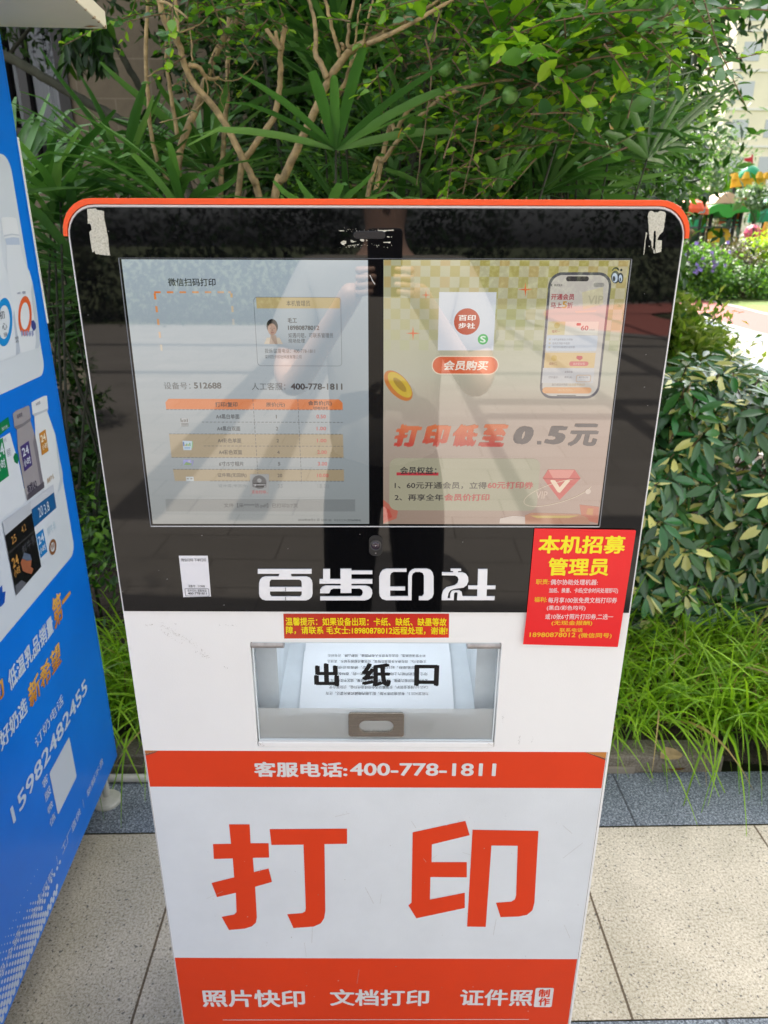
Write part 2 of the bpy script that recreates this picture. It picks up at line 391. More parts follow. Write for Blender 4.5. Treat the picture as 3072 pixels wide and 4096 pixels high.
# glass front with a grey gasket line round it
b = MB(); add_plate(b, [top_round(.3172, 1.0190, 1.4862, .0289), top_round(.3166, 1.0200, 1.4855, .0282)], .003, .0008, kmap(0)); b.build('gasket', mat('grey_gasket', (.10, .10, .11), .4), kiosk)
b = MB(); add_plate(b, [top_round(.3164, 1.0192, 1.4853, .028)], .004, .0005, kmap(0)); glass = b.build('glass_front', M_GLASS, kiosk)
sh = Sheet(KP, kmap(GL))
# fine frame line round the display
for a, c_, w, cl in (((478, 1032), (2524, 1036), .0009, rgb(70, 74, 82)), ((478, 1032), (606, 2102), .0011, rgb(105, 110, 118)), ((2524, 1036), (2396, 2104), .0011, rgb(120, 122, 128)), ((606, 2102), (2396, 2104), .0014, rgb(190, 192, 196))):
    sh.line(a, c_, w, cl, .5)
sh.build('display_frame', M_INK, kiosk)

K0 = rgb(38, 40, 44); ORG = rgb(190, 106, 50); REDT = rgb(170, 36, 36); TAN = rgb(146, 132, 106)
# ---- left display
s1 = Sheet(KP, kmap(GL))
cT, cB = rgb(154, 167, 176), rgb(126, 131, 131)
pts = [(489, 1037), (1472, 1040), (1477, 2092), (614, 2092)]; q = [s1.p(x) for x in pts]
s1.add([s1.M(u, v, .00025) for u, v in q], [(3, 2, 1, 0)], [cB, cB, cT, cT])
left_screen = s1.build('screen', M_SCREEN, kiosk)
s1 = Sheet(KP, kmap(GL)); s1.zoom(480, 1020, 1.6265)
s1.text('微信扫码打印', 318, 150, 626, 202, K0, 3, .02)
for k in range(7): c = rgb(205 - 3 * k, 110 + 9 * k, 45 + 17 * k); s1.rect(228 + k * 82 - (12 if k == 6 else 0), 235, 270 + k * 82 - (12 if k == 6 else 0) - (24 if k == 6 else 0), 247, c, 2)
for k in range(5): c = rgb(205 - 6 * k, 115 + 14 * k, 50 + 26 * k); s1.quad((224 + k * 10.2, 248 + k * 83), (238 + k * 10.2, 248 + k * 83), (243 + k * 10.2, 288 + k * 83), (229 + k * 10.2, 288 + k * 83), c, 2)
for k in range(3): s1.rect(722 + k * 6, 248 + k * 83, 736 + k * 6, 275 + k * 83 + (12 if k else 0), rgb(190 - 8 * k, 160 + 6 * k, 120 + 24 * k), 2)
# administrator card
s1.ring(884, 272, 1442, 720, .0005, rgb(95, 100, 105), 2.4, .004); s1.quad((888, 275), (1434, 275), (1432, 346), (893, 346), rgb(168, 152, 108), 2)
s1.text('本机管理员', 1085, 294, 1238, 331, K0, 3)
s1.text('毛工', 1093, 407, 1153, 440, K0, 3, .02); s1.text('18980878012', 1095, 457, 1298, 486, K0, 3, .025)
s1.text('如遇问题，可联系管理员', 1097, 505, 1388, 537, K0, 3); s1.text('现场处理', 1098, 542, 1205, 570, K0, 3)
s1.text('投诉/监督电话：400-778-1811', 945, 607, 1270, 636, K0, 3); s1.text('深圳百步印社科技有限公司', 945, 648, 1183, 672, K0, 3)
# small head-and-shoulders portrait of the administrator
s1.quad((940, 577), (958, 535), (1040, 535), (1062, 577), rgb(176, 165, 148), 2); s1.quad((975, 577), (982, 520), (1018, 520), (1028, 577), rgb(150, 132, 118), 2.6)
s1.disc(993, 462, 37, rgb(34, 32, 33), 2.3, sy=1.25); s1.disc(993, 482, 29, rgb(150, 120, 104), 2.8, sy=1.3)
for ex in (981, 1006): s1.disc(ex, 474, 4, rgb(50, 38, 34), 3.2, 8, .5)
s1.rect(985, 500, 1003, 505, rgb(118, 66, 62), 3.2); s1.quad((992, 480), (996, 480), (999, 493), (989, 493), rgb(128, 98, 84), 3.1)
s1.text('设备号：', 290, 825, 462, 870, rgb(60, 62, 66), 3); s1.text('512688', 485, 826, 663, 866, rgb(40, 42, 46), 3, .025)
s1.text('人工客服：', 860, 828, 1078, 875, rgb(52, 54, 58), 3); s1.text('400-778-1811', 1113, 832, 1448, 873, K0, 3, .028)
s1.build('lettering', M_SCREEN, left_screen)
# ---- price table
s1 = Sheet(KP, kmap(GL)); s1.zoom(560, 1500, 1.765)
hd = [s1.p(x) for x in ((190, 237), (1432, 243))]; hT = s1.p((800, 166))[1]
s1.uvpoly([(hd[0][0], hd[0][1]), (hd[1][0], hd[0][1]), (hd[1][0], hT - .004), (hd[1][0] - .004, hT), (hd[0][0] + .004, hT), (hd[0][0], hT - .004)], ORG, 2)
s1.text('打印/复印', 535, 186, 692, 222, K0, 3, .02); s1.text('原价(元)', 893, 189, 1025, 225, K0, 3, .015)
s1.text('会员价(元)', 1190, 178, 1355, 215, K0, 3, .025); s1.text('扫码购买会员', 1222, 219, 1328, 237, K0, 3, .02)
s1.quad((210, 412), (1434, 415), (1438, 578), (228, 577), TAN, 2); s1.quad((238, 660), (1440, 662), (1442, 742), (252, 742), TAN, 2)
for y, x0, x1 in ((240, 190, 1432), (328, 440, 1433), (411, 210, 1434), (496, 455, 1436), (577, 228, 1438), (660, 238, 1440), (742, 500, 1441)):
    s1.line((x0, y), (x1, y + 2), .0006, rgb(70, 72, 76), 2.6, (.003, .0015))
for a, c_ in (((800, 166), (835, 690)), ((1116, 166), (1143, 760))): s1.line(a, c_, .0006, rgb(80, 80, 84), 2.6, (.003, .0015))
rows = [('A4黑白单面', 540, 272, 705, 306, '1', 965, '0.50', 1280), ('A4黑白双面', 547, 357, 711, 390, '2', 970, '1.00', 1282), ('A4彩色单面', 553, 442, 718, 474, '2', 975, '1.00', 1285),
        ('A4彩色双面', 560, 523, 723, 556, '4', 980, '2.00', 1287), ('6寸/5寸相片', 562, 605, 735, 638, '5', 985, '3.00', 1290), ('证件照(无回执)', 552, 687, 755, 719, '20', 990, '10.00', 1292)]
for b_, x0, y0, x1, y1, p1, c1, p2, c2 in rows:
    s1.text(b_, x0, y0, x1, y1, K0, 3, .008); w = 8 * len(p1); w = 3 if p1 == '1' else w; s1.text(p1, c1 - w, y0 + 5, c1 + w, y1 - 4, rgb(52, 48, 46), 3, .008 if p1 != '1' else 0)
    w = 33 if len(p2) == 4 else 40; s1.text(p2, c2 - w, y0 + 4, c2 + w, y1 - 4, REDT, 3, .014)
for (tx, x0, x1) in (('证件照(带回执)', 558, 762), ('35', 975, 1010), ('18.00', 1255, 1335)): s1.text(tx, x0, 767, x1, 792, rgb(118, 122, 124), 3)
# little paper icons
s1.quad((290, 358), (345, 358), (350, 300), (292, 300), rgb(150, 155, 158), 2)
for k, h in enumerate((26, 14, 20, 18, 24)): s1.rect(292 + k * 11, 328 - h, 298 + k * 11, 328, rgb(60, 60, 62), 2.6)
for k in range(3): s1.rect(296, 335 + k * 9, 346, 339 + k * 9, rgb(70, 70, 72), 2.6)
s1.quad((312, 525), (368, 525), (372, 462), (305, 458), rgb(170, 186, 196), 2.3); s1.quad((364, 518), (376, 505), (378, 465), (366, 460), rgb(120, 170, 120), 2.2)
for k, (h, c) in enumerate(((30, rgb(40, 80, 150)), (12, rgb(180, 140, 40)), (18, rgb(70, 140, 70)), (16, rgb(150, 160, 50)), (24, rgb(70, 140, 70)))): s1.rect(310 + k * 11, 497 - h, 317 + k * 11, 497, c, 2.8)
for k in range(2): s1.rect(318, 505 + k * 9, 360, 509 + k * 9, rgb(90, 130, 170), 2.8)
s1.quad((312, 634), (366, 634), (366, 592), (310, 592), rgb(140, 140, 190), 2.3); s1.quad((312, 632), (366, 632), (366, 618), (330, 608), rgb(110, 140, 90), 2.7); s1.disc(352, 604, 5, rgb(190, 180, 150), 2.8); s1.quad((370, 634), (376, 634), (383, 600), (373, 598), rgb(120, 120, 165), 2.2)
s1.rect(330, 712, 384, 742, rgb(172, 180, 182), 2.6)
for ex in (342, 368): s1.disc(ex, 726, 9, rgb(120, 110, 105), 2.9, 10, .5)
# printing user badge and progress bar
s1.quad((780, 838), (912, 838), (914, 694), (780, 694), rgb(134, 136, 136), 2.9); s1.disc(846, 750, 50, rgb(84, 84, 84), 3.2); s1.disc(846, 738, 16, rgb(140, 140, 140), 3.6, 16)
s1.rect(799, 756, 893, 785, rgb(30, 30, 32), 3.8); s1.text('39******2', 804, 762, 890, 781, rgb(205, 205, 205), 4.4); s1.text('正在打印...', 793, 808, 908, 830, rgb(168, 48, 44), 3.4, .01)
s1.quad((185, 870), (1520, 872), (1520, 957), (190, 957), rgb(112, 117, 118), 2); s1.text('文件【采*****访.pdf】已打印2/7页', 597, 900, 1115, 934, rgb(50, 52, 54), 3)
s1.text('2026年08月21日 10:01:53   V:2.2.2.31(20260804)', 1118, 1008, 1560, 1029, rgb(40, 42, 44), 3)
s1.build('price_table', M_SCREEN, left_screen)

# ---- right display
s2 = Sheet(KP, kmap(GL))
q = [s2.p(x) for x in ((1534, 1039), (2517, 1040), (2462, 1500), (2440, 1690), (2389, 2095), (1533, 2092), (1533, 1690), (1534, 1500))]
cs = [rgb(164, 164, 130), rgb(176, 166, 132), rgb(174, 172, 154), rgb(166, 146, 134), rgb(158, 132, 120), rgb(140, 122, 108), rgb(150, 138, 126), rgb(160, 158, 140)]
s2.add([s2.M(u, v, .00025) for u, v in q], [(0, 7, 2, 1), (7, 6, 3, 2), (6, 5, 4, 3)], None); s2.c = [[cs[0], cs[7], cs[2], cs[1]], [cs[7], cs[6], cs[3], cs[2]], [cs[6], cs[5], cs[4], cs[3]]]
right_screen = s2.build('screen', M_SCREEN, kiosk)
s2 = Sheet(KP, kmap(GL))
uT = s2.p((1536, 1040)); uR = s2.p((2500, 1040))[0]; cw, chh = .01035, .0109
for r in range(9):
    f = max(0, 1 - r / 8.5) * .9
    v1 = uT[1] - max(0, r * chh - chh / 2); v0 = uT[1] - (r * chh + chh / 2)
    for k in range(26):
        if (k + r) % 2: continue
        a = uT[0] + k * cw - .003; e = min(a + cw, uR + .004); a = max(a, uT[0])
        base = (156, 144, 76) if k % 3 else (168, 146, 90); bgc = (162, 164, 134)
        if e > a: s2.uvpoly([(a, v0), (e, v0), (e, v1), (a, v1)], rgb(*[int(bgc[i] + (base[i] - bgc[i]) * f) for i in range(3)]), 2)
s2.build('checker_pattern', M_SCREEN, right_screen)
s2 = Sheet(KP, kmap(GL)); s2.zoom(1500, 1020, 1.595)
s2.quad((408, 235), (773, 236), (752, 606), (399, 606), rgb(196, 200, 206), 3)
s2.disc(584, 423, 82, rgb(172, 62, 30), 4, 36); s2.text('百印', 530, 380, 640, 417, rgb(226, 220, 214), 5, .03); s2.text('步社', 529, 430, 637, 467, rgb(226, 220, 214), 5, .03)
s2.disc(686, 535, 33, rgb(70, 168, 92), 4, 24); s2.text('S', 668, 514, 704, 556, rgb(214, 226, 214), 5, .02)
u0, v0, u1, v1 = s2.box4(360, 640, 787, 760); s2.uvpoly(rrect(u0, v0, u1, v1, .04, 8), rgb(206, 190, 168), 3); s2.uvpoly(rrect(u0 + .0012, v0 + .0012, u1 - .0012, v1 - .0012, .04, 8), rgb(196, 92, 56), 3.5)
s2.text('会员购买', 434, 670, 722, 732, rgb(214, 208, 196), 4.5, .03, .12)
def star(sh_, cx, cy, r, c, L):
    sh_.poly([(cx + (r if i % 2 == 0 else r * .16) * math.cos(rad(45 * i)), cy + (r if i % 2 == 0 else r * .16) * math.sin(rad(45 * i))) for i in range(8)], c, L)
for cx, cy, r in ((324, 254, 29), (242, 497, 46), (956, 219, 46)): star(s2, cx, cy, r, rgb(196, 86, 32), 3)
# coin
for k, (c, sx, sy_, dx, dy) in enumerate(((rgb(176, 104, 34), 1, .52, 0, 0), (rgb(186, 158, 40), .86, .40, 10, -6), (rgb(150, 120, 30), .5, .18, 10, -6))):
    a0 = rad(48); s2.poly([p for p in [(148 + dx + 118 * sx * math.cos(w) * math.cos(a0) - 118 * sy_ * math.sin(w) * math.sin(a0), 830 + dy + 118 * sx * math.cos(w) * math.sin(a0) + 118 * sy_ * math.sin(w) * math.cos(a0)) for w in np.linspace(0, 2 * math.pi, 28, endpoint=False)] if p[0] > 56] , c, 3 + k * .5)
# eyes emblem
for cx, cy, rx, ry, c, L in ((1528, 140, 28, 40, rgb(64, 66, 68), 3), (1560, 146, 19, 34, rgb(64, 66, 68), 3), (1524, 144, 18, 30, rgb(178, 192, 206), 3.6), (1560, 148, 11, 24, rgb(178, 192, 206), 3.6), (1518, 150, 9, 17, rgb(70, 72, 76), 4.2), (1558, 156, 5, 13, rgb(70, 72, 76), 4.2)):
    s2.poly([(cx + rx * math.cos(w), cy + ry * math.sin(w)) for w in np.linspace(0, 2 * math.pi, 20, endpoint=False)], c, L)
s2.poly([(1504, 98), (1516, 82), (1532, 76), (1548, 84), (1553, 98), (1545, 98), (1536, 87), (1522, 87), (1511, 100)], rgb(40, 42, 44), 3); s2.disc(1565, 95, 8, rgb(40, 42, 44), 3, 10)
# lower half: offer line, benefits box, gem
s2.zoom(1500, 1600, 1.7463)
for k, ch in enumerate('打印低至'): s2.text(ch, 122 + k * 200, 164, 331 + k * 200, 321, rgb(166, 40, 30), 4, .062, .2, rgb(190, 98, 50))
s2.text('0', 952, 176, 1115, 305, rgb(74, 66, 68), 4, .05, .2); s2.rect(1128, 282, 1158, 305, rgb(74, 66, 68), 4); s2.text('5', 1180, 176, 1345, 305, rgb(74, 66, 68), 4, .05, .2); s2.text('元', 1345, 160, 1565, 318, rgb(78, 70, 72), 4, .04, .12)
u0, v0, u1, v1 = s2.box4(100, 402, 1140, 765); s2.uvpoly(rrect(u0, v0, u1, v1, .009), rgb(150, 146, 124), 3)
s2.rect(150, 500, 442, 521, rgb(166, 52, 58), 3.6); s2.text('会员权益：', 175, 460, 428, 512, rgb(44, 42, 42), 4.2, .02)
s2.text('1、60元开通会员，立得', 137, 566, 778, 614, rgb(56, 52, 50), 4, .015); s2.text('60元打印券', 784, 564, 1103, 613, rgb(168, 62, 60), 4, .025)
s2.text('2、再享全年', 137, 650, 474, 696, rgb(54, 50, 50), 4, .015); s2.text('会员价打印', 482, 649, 797, 698, rgb(166, 56, 56), 4, .025)
s2.poly([(1205, 480), (1390, 480), (1432, 540), (1285, 692), (1168, 540)], rgb(182, 74, 70), 3); s2.poly([(1205, 480), (1390, 480), (1350, 540), (1240, 540)], rgb(196, 122, 112), 3.5); s2.poly([(1168, 540), (1432, 540), (1425, 548), (1175, 548)], rgb(150, 44, 46), 3.6)
s2.text('V', 1215, 552, 1355, 640, rgb(212, 188, 164), 4.2, .03); s2.text('VIP', 1120, 630, 1200, 682, rgb(186, 164, 148), 3.4, .02)
el = [(1275 + 245 * math.cos(w) * .97 - 70 * math.sin(w) * .24, 640 + -245 * math.cos(w) * .24 + 70 * math.sin(w) * 1.1) for w in np.linspace(0.2, 5.2, 40)]
for a, c_ in zip(el, el[1:]): s2.line(a, c_, .0007, rgb(196, 180, 156), 3.2)
s2.disc(1483, 633, 19, rgb(192, 174, 160), 3.4)
s2.poly([(865, 855), (870, 820), (960, 802), (1045, 808), (1045, 858)], rgb(186, 172, 162), 3); s2.poly([(1045, 858), (1045, 800), (1090, 782), (1420, 790), (1480, 815), (1500, 858)], rgb(168, 118, 92), 3); s2.poly([(1080, 800), (1420, 800), (1350, 818), (1130, 818)], rgb(186, 160, 96), 3.5)
s2.poly([(58, 690), (95, 720), (160, 770), (150, 820), (58, 856)], rgb(166, 96, 80), 2.6); s2.poly([(58, 730), (100, 760), (120, 810), (58, 845)], rgb(166, 72, 60), 3)
s2.poly([(1425, 725), (1560, 740), (1552, 855), (1440, 830)], rgb(172, 98, 76), 2.6); s2.poly([(1480, 750), (1520, 750), (1515, 800), (1470, 790)], rgb(178, 126, 74), 3)
s2.build('lettering', M_SCREEN, right_screen)
# phone mock-up on the right display
s3 = Sheet(KP, kmap(GL)); s3.zoom(2050, 1050, 3.386)
def skewq(x, y): return x - (y - 130) * .0625, y                       # phone outline leans with the display's edge
u0, v0, u1, v1 = s3.box4(395, 130, 1230, 1835)
s3.uvpoly(rrect(u0 + .002, v0, u1 + .0015, v1, .014, 8), rgb(78, 76, 84), 3); s3.uvpoly(rrect(u0 + .0045, v0 + .0028, u1 - .001, v1 - .0028, .0118, 8), rgb(180, 174, 166), 3.5)
s3.text('购买会员', 556, 290, 665, 320, rgb(40, 40, 42), 4.4, .01); s3.line((528, 288), (512, 304), .0007, K0, 4.4); s3.line((512, 304), (528, 320), .0007, K0, 4.4)
u, v, a, c_ = s3.box4(715, 185, 1022, 252); s3.uvpoly(rrect(u, v, a, c_, .02, 8), rgb(58, 52, 56), 4.4)
u, v, a, c_ = s3.box4(1085, 272, 1230, 330); s3.uvpoly(rrect(u, v, a, c_, .02, 6), rgb(140, 136, 132), 4.4)
s3.text('开通会员', 512, 420, 826, 502, rgb(148, 40, 56), 4.4, .025); s3.text('马上', 505, 536, 658, 616, rgb(140, 36, 48), 4.4, .025); s3.text('5', 664, 522, 728, 616, rgb(176, 132, 52), 4.4, .03); s3.text('折', 730, 536, 806, 616, rgb(148, 50, 62), 4.4, .02)
s3.poly([(930, 400), (1215, 330), (1215, 560), (945, 635)], rgb(186, 178, 150), 4); s3.text('VIP', 1010, 445, 1215, 560, rgb(166, 160, 136), 4.5, .02); s3.poly([(830, 655), (1130, 640), (1110, 665), (850, 680)], rgb(196, 176, 160), 4.2)
s3.rect(470, 795, 1150, 975, rgb(186, 174, 132), 4); s3.rect(700, 795, 1148, 975, rgb(196, 192, 180), 4.3); s3.disc(592, 848, 38, rgb(178, 156, 84), 4.6); s3.text('福利一', 522, 908, 636, 948, rgb(150, 74, 70), 4.6); s3.text('60', 915, 850, 1016, 915, rgb(166, 56, 60), 4.7, .02)
s3.rect(855, 815, 915, 850, rgb(170, 70, 70), 4.6, .001); s3.text('元代金券', 1028, 896, 1100, 916, rgb(90, 84, 84), 4.7)
s3.rect(445, 982, 1135, 1192, rgb(176, 182, 190), 4, .002)
for k, tx in enumerate(('1元代金券抵扣1元现金', '自购买日起1年有效', '可打印文档/照片/证件照')): s3.text(tx, 535, 1022 + k * 52, (805, 765, 832)[k], 1052 + k * 52, rgb(112, 112, 116), 4.6); s3.disc(496 - k * 3, 1036 + k * 52, 14, rgb(170, 164, 142), 4.6, 12)
s3.rect(425, 1215, 1105, 1420, rgb(192, 166, 118), 4); s3.disc(555, 1288, 38, rgb(184, 154, 76), 4.6); s3.text('福利二', 484, 1345, 595, 1384, rgb(140, 84, 76), 4.6)
u, v, a, c_ = s3.box4(757, 1332, 1018, 1395); s3.uvpoly(rrect(u, v, a, c_, .0035), rgb(184, 92, 92), 4.6); s3.text('会员更实惠', 808, 1348, 966, 1380, rgb(210, 180, 168), 5.2); s3.poly([(860, 1258), (932, 1258), (940, 1290), (900, 1322), (852, 1290)], rgb(174, 64, 70), 4.6)
s3.rect(395, 1422, 1090, 1625, rgb(180, 178, 178), 3.8); s3.text('会员价格', 697, 1460, 802, 1488, rgb(104, 92, 92), 4.6)
for tx, x0, x1 in (('打印/复印', 480, 598), ('原价(元)', 694, 795), ('会员价(元)', 888, 1012)): s3.text(tx, x0, 1532, x1, 1562, rgb(104, 98, 98), 4.6)
s3.ring(850, 1515, 1050, 1612, .0006, rgb(176, 140, 96), 4.6, .002)
s3.text('我已阅读并同意', 522, 1630, 735, 1662, rgb(120, 112, 108), 4.6); s3.text('《会员服务协议》', 742, 1630, 970, 1662, rgb(170, 140, 84), 4.6)
u, v, a, c_ = s3.box4(395, 1682, 1058, 1765); s3.uvpoly(rrect(u, v, a, c_, .02, 8), rgb(198, 146, 100), 4.6); s3.text('确认支付立付60元', 610, 1704, 838, 1740, rgb(206, 178, 140), 5.2); s3.rect(590, 1788, 848, 1797, rgb(60, 58, 60), 4.6)
s3.build('phone_picture', M_SCREEN, right_screen)

# ---- shop sign, camera, tape remains
def zmap(zm): x0, y0, k = zm; return lambda q: KP(x0 + q[0] / k, y0 + q[1] / k)
Zl = zmap((980, 2250, 1.595))
L_ = [[[(85, 33), (427, 33), (427, 62), (296, 62), (299, 80), (395, 80), (415, 88), (428, 104), (433, 125), (433, 190), (427, 210), (412, 224), (392, 231), (135, 231), (112, 224), (98, 208), (93, 188), (93, 122), (99, 100), (112, 86), (132, 79), (217, 79), (222, 62), (85, 62)],
       [(172, 99), (350, 99), (360, 106), (364, 118), (364, 147), (160, 147), (160, 118), (164, 106)], [(162, 174), (364, 174), (364, 196), (354, 207), (172, 207), (162, 196)]],
      [[(500, 33), (544, 33), (544, 97), (610, 97), (610, 32), (680, 32), (680, 43), (813, 43), (813, 65), (680, 65), (680, 97), (813, 97), (813, 125), (680, 125), (680, 138), (770, 138), (796, 147), (810, 165), (813, 185), (806, 210), (790, 224), (765, 231), (481, 231), (481, 207), (735, 207), (748, 198), (753, 182), (748, 165), (732, 156), (680, 156), (680, 184), (611, 184), (611, 156), (565, 156), (548, 164), (540, 186), (480, 186), (482, 163), (494, 146), (515, 138), (611, 138), (611, 125), (477, 125), (477, 97), (500, 97)]],
      [[(900, 31), (1030, 31), (1030, 50), (948, 50), (932, 58), (926, 74), (926, 145), (1021, 145), (1021, 168), (926, 168), (926, 206), (1040, 206), (1040, 78), (1048, 52), (1065, 37), (1082, 31), (1160, 31), (1182, 39), (1196, 56), (1202, 80), (1202, 190), (1193, 214), (1168, 230), (1108, 230), (1108, 207), (1128, 206), (1140, 194), (1140, 74), (1132, 57), (1114, 50), (1088, 50), (1070, 60), (1064, 78), (1062, 230), (900, 230), (874, 222), (860, 204), (856, 184), (856, 84), (863, 58), (878, 39)]],
      [[(1310, 31), (1376, 31), (1376, 45), (1357, 45), (1357, 54), (1385, 54), (1408, 64), (1421, 84), (1423, 110), (1412, 135), (1392, 150), (1330, 158), (1308, 168), (1296, 186), (1290, 219), (1306, 219), (1308, 190), (1316, 174), (1330, 168), (1365, 168), (1380, 178), (1386, 206), (1478, 206), (1480, 160), (1422, 160), (1422, 138), (1481, 138), (1484, 33), (1544, 33), (1541, 138), (1596, 138), (1594, 160), (1540, 160), (1538, 206), (1591, 206), (1588, 230), (1350, 230), (1354, 186), (1350, 180), (1338, 180), (1332, 188), (1330, 230), (1253, 230), (1254, 200), (1262, 170), (1282, 150), (1336, 136), (1354, 122), (1360, 100), (1354, 82), (1338, 73), (1255, 72), (1255, 54), (1326, 54), (1326, 45), (1310, 45)]]]
b = MB()
for ol in L_: add_plate(b, [[Zl(q) for q in o_] for o_ in ol], .0024, .0012, kmap(GL), .0005)
b.build('sign_lettering', mat('white_acrylic_letters', (.80, .80, .82), .35, var=.05, vs=12), kiosk)
sh = Sheet(KP, kmap(GL)); sh.zoom(980, 2250, 1.595)
for a, c_ in (((262, 147), (262, 174)), ((262, 207), (262, 231))): sh.line(a, c_, .0012, rgb(150, 150, 152), 11)
sh.build('sign_lettering', M_INK, kiosk)
cu, cv = KP(1503, 2178)
cm = MB(); add_plate(cm, [rrect(cu - .0082, cv - .0135, cu + .0082, cv + .0135, .007, 6)], .002, .001, kmap(GL), .0006)
lens_u = cm.build('camera_module', mat('camera_black', (.012, .012, .013), .45), kiosk)
def disc_on(mb, u, v, prof, y0, n=24):
    o = len(mb.v)
    for r, w in prof:
        for k in range(n): mb.v.append((u + r * math.cos(2 * math.pi * k / n), y0 - w, v + r * math.sin(2 * math.pi * k / n)))
    for i in range(len(prof) - 1):
        for k in range(n): mb.f.append((o + i * n + k, o + i * n + (k + 1) % n, o + (i + 1) * n + (k + 1) % n, o + (i + 1) * n + k)); mb.c.append(None); mb.m.append(0)
    mb.f.append(tuple(o + (len(prof) - 1) * n + k for k in range(n))); mb.c.append(None); mb.m.append(0)
b = MB(); disc_on(b, cu, cv + .001, [(.0068, .002), (.0068, .0034), (.0058, .0036), (.0052, .0026)], GL); b.build('lens_ring', mat('lens_ring_grey', (.09, .09, .095), .35, .6), lens_u)
b = MB(); disc_on(b, cu, cv + .001, [(.0052, .0025), (.004, .0034), (.002, .0039)], GL); b.build('lens', mat('lens_glass', (.02, .008, .022), .04, 0, .8), lens_u, smooth=True)
b = MB(); disc_on(b, cu, cv + .001, [(.0009, .00395), (.0005, .0041)], GL, 10); disc_on(b, cu, cv - .0095, [(.0009, .002), (.0007, .0024)], GL, 10); b.build('screw', mat('screw_steel', (.45, .42, .45), .3, .8), lens_u)
# slot with webcam window above the display
b = MB(); u, v = KP(1478, 942); add_plate(b, [rrect(u - .0165, v - .0035, u + .0165, v + .0045, .004, 6)], .0016, .0008, kmap(GL), .0006); b.build('sensor_window', mat('sensor_black', (.012, .013, .016), .25), kiosk)
t = NT('old_tape'); t.b.inputs['Base Color'].default_value = (.62, .60, .50, 1); f = t.noise(t.coord(), 500, 3, .7); t.l(t.ramp(f, [(.3, (.44, .42, .33)), (.6, (.68, .66, .56))]), t.b.inputs['Base Color']); t.b.inputs['Roughness'].default_value = .8; t.bump(f, .9, .002); M_TAPE = t.m
def jag(pts, amp, seg=5.0):
    out = []
    for a, c_ in zip(pts, pts[1:] + pts[:1]):
        d = math.dist(a, c_); n = max(1, int(d / seg))
        for i in range(n): out.append((a[0] + (c_[0] - a[0]) * i / n + random.uniform(-amp, amp), a[1] + (c_[1] - a[1]) * i / n + random.uniform(-amp, amp)))
    return out
def tape(name, zm, polys, amp):
    Z = zmap(zm); b = MB()
    for p in polys: add_plate(b, [[Z(q) for q in jag(p, amp)]], .0011, .0007, kmap(GL))
    return b.build(name, M_TAPE, kiosk)
tape('tape_remains', (250, 780, 2.212), [[(232, 124), (290, 122), (306, 118), (312, 132), (375, 142), (382, 220), (398, 300), (412, 372), (420, 460), (431, 535), (370, 530), (305, 520), (295, 495), (276, 506), (262, 420), (250, 330), (262, 315), (272, 308), (262, 262), (245, 252), (236, 255), (236, 200)]], 2.2)
tape('tape_remains', (2100, 780, 2.37), [[(1165, 160), (1190, 150), (1215, 165), (1250, 165), (1265, 152), (1310, 160), (1323, 180), (1312, 260), (1300, 340), (1262, 380), (1240, 425), (1285, 432), (1280, 535), (1255, 545), (1230, 548), (1225, 500), (1232, 400), (1228, 345), (1214, 335), (1206, 370), (1206, 440), (1198, 520), (1186, 470), (1190, 445), (1172, 420), (1165, 350), (1158, 260), (1155, 200)], [(1137, 350), (1146, 365), (1134, 420), (1126, 490), (1120, 560), (1113, 570), (1122, 480), (1130, 400)], [(1208, 500), (1222, 530), (1222, 552), (1208, 548)], [(1165, 482), (1172, 485), (1168, 494)]], 2.4)
frag = [[(350, 235), (420, 238), (425, 248), (370, 250)], [(860, 232), (950, 235), (1075, 230), (1080, 242), (990, 245), (960, 258), (890, 252)], [(375, 395), (410, 372), (450, 378), (448, 410), (410, 432), (385, 418)], [(508, 365), (540, 368), (545, 382), (590, 382), (560, 390), (540, 398), (512, 395)], [(630, 362), (655, 345), (690, 362), (680, 385), (650, 382)], [(940, 392), (1035, 388), (1032, 408), (980, 402), (945, 402)], [(470, 440), (510, 438), (515, 444), (475, 448)], [(520, 434), (575, 428), (578, 436), (525, 440)], [(590, 422), (618, 424), (612, 432), (592, 430)], [(985, 316), (1020, 318), (1020, 332), (990, 328)], [(1040, 320), (1056, 316), (1048, 336)], [(708, 362), (736, 366), (722, 380)], [(650, 430), (662, 432), (655, 440)], [(870, 430), (886, 434), (880, 444)], [(545, 452), (568, 450), (560, 464)], [(480, 455), (498, 458), (488, 468)], [(460, 228), (482, 226), (478, 236)]]
for k in range(46): x, y = random.uniform(345, 1080), random.choice((232, 244, 440, 455)) + random.gauss(0, 9); r = random.uniform(1.5, 4.5); frag.append([(x - r, y - r), (x + r, y - r * .6), (x + r * .7, y + r), (x - r, y + r * .7)])
tape('tape_remains', (1250, 850, 3.318), frag, 1.6)
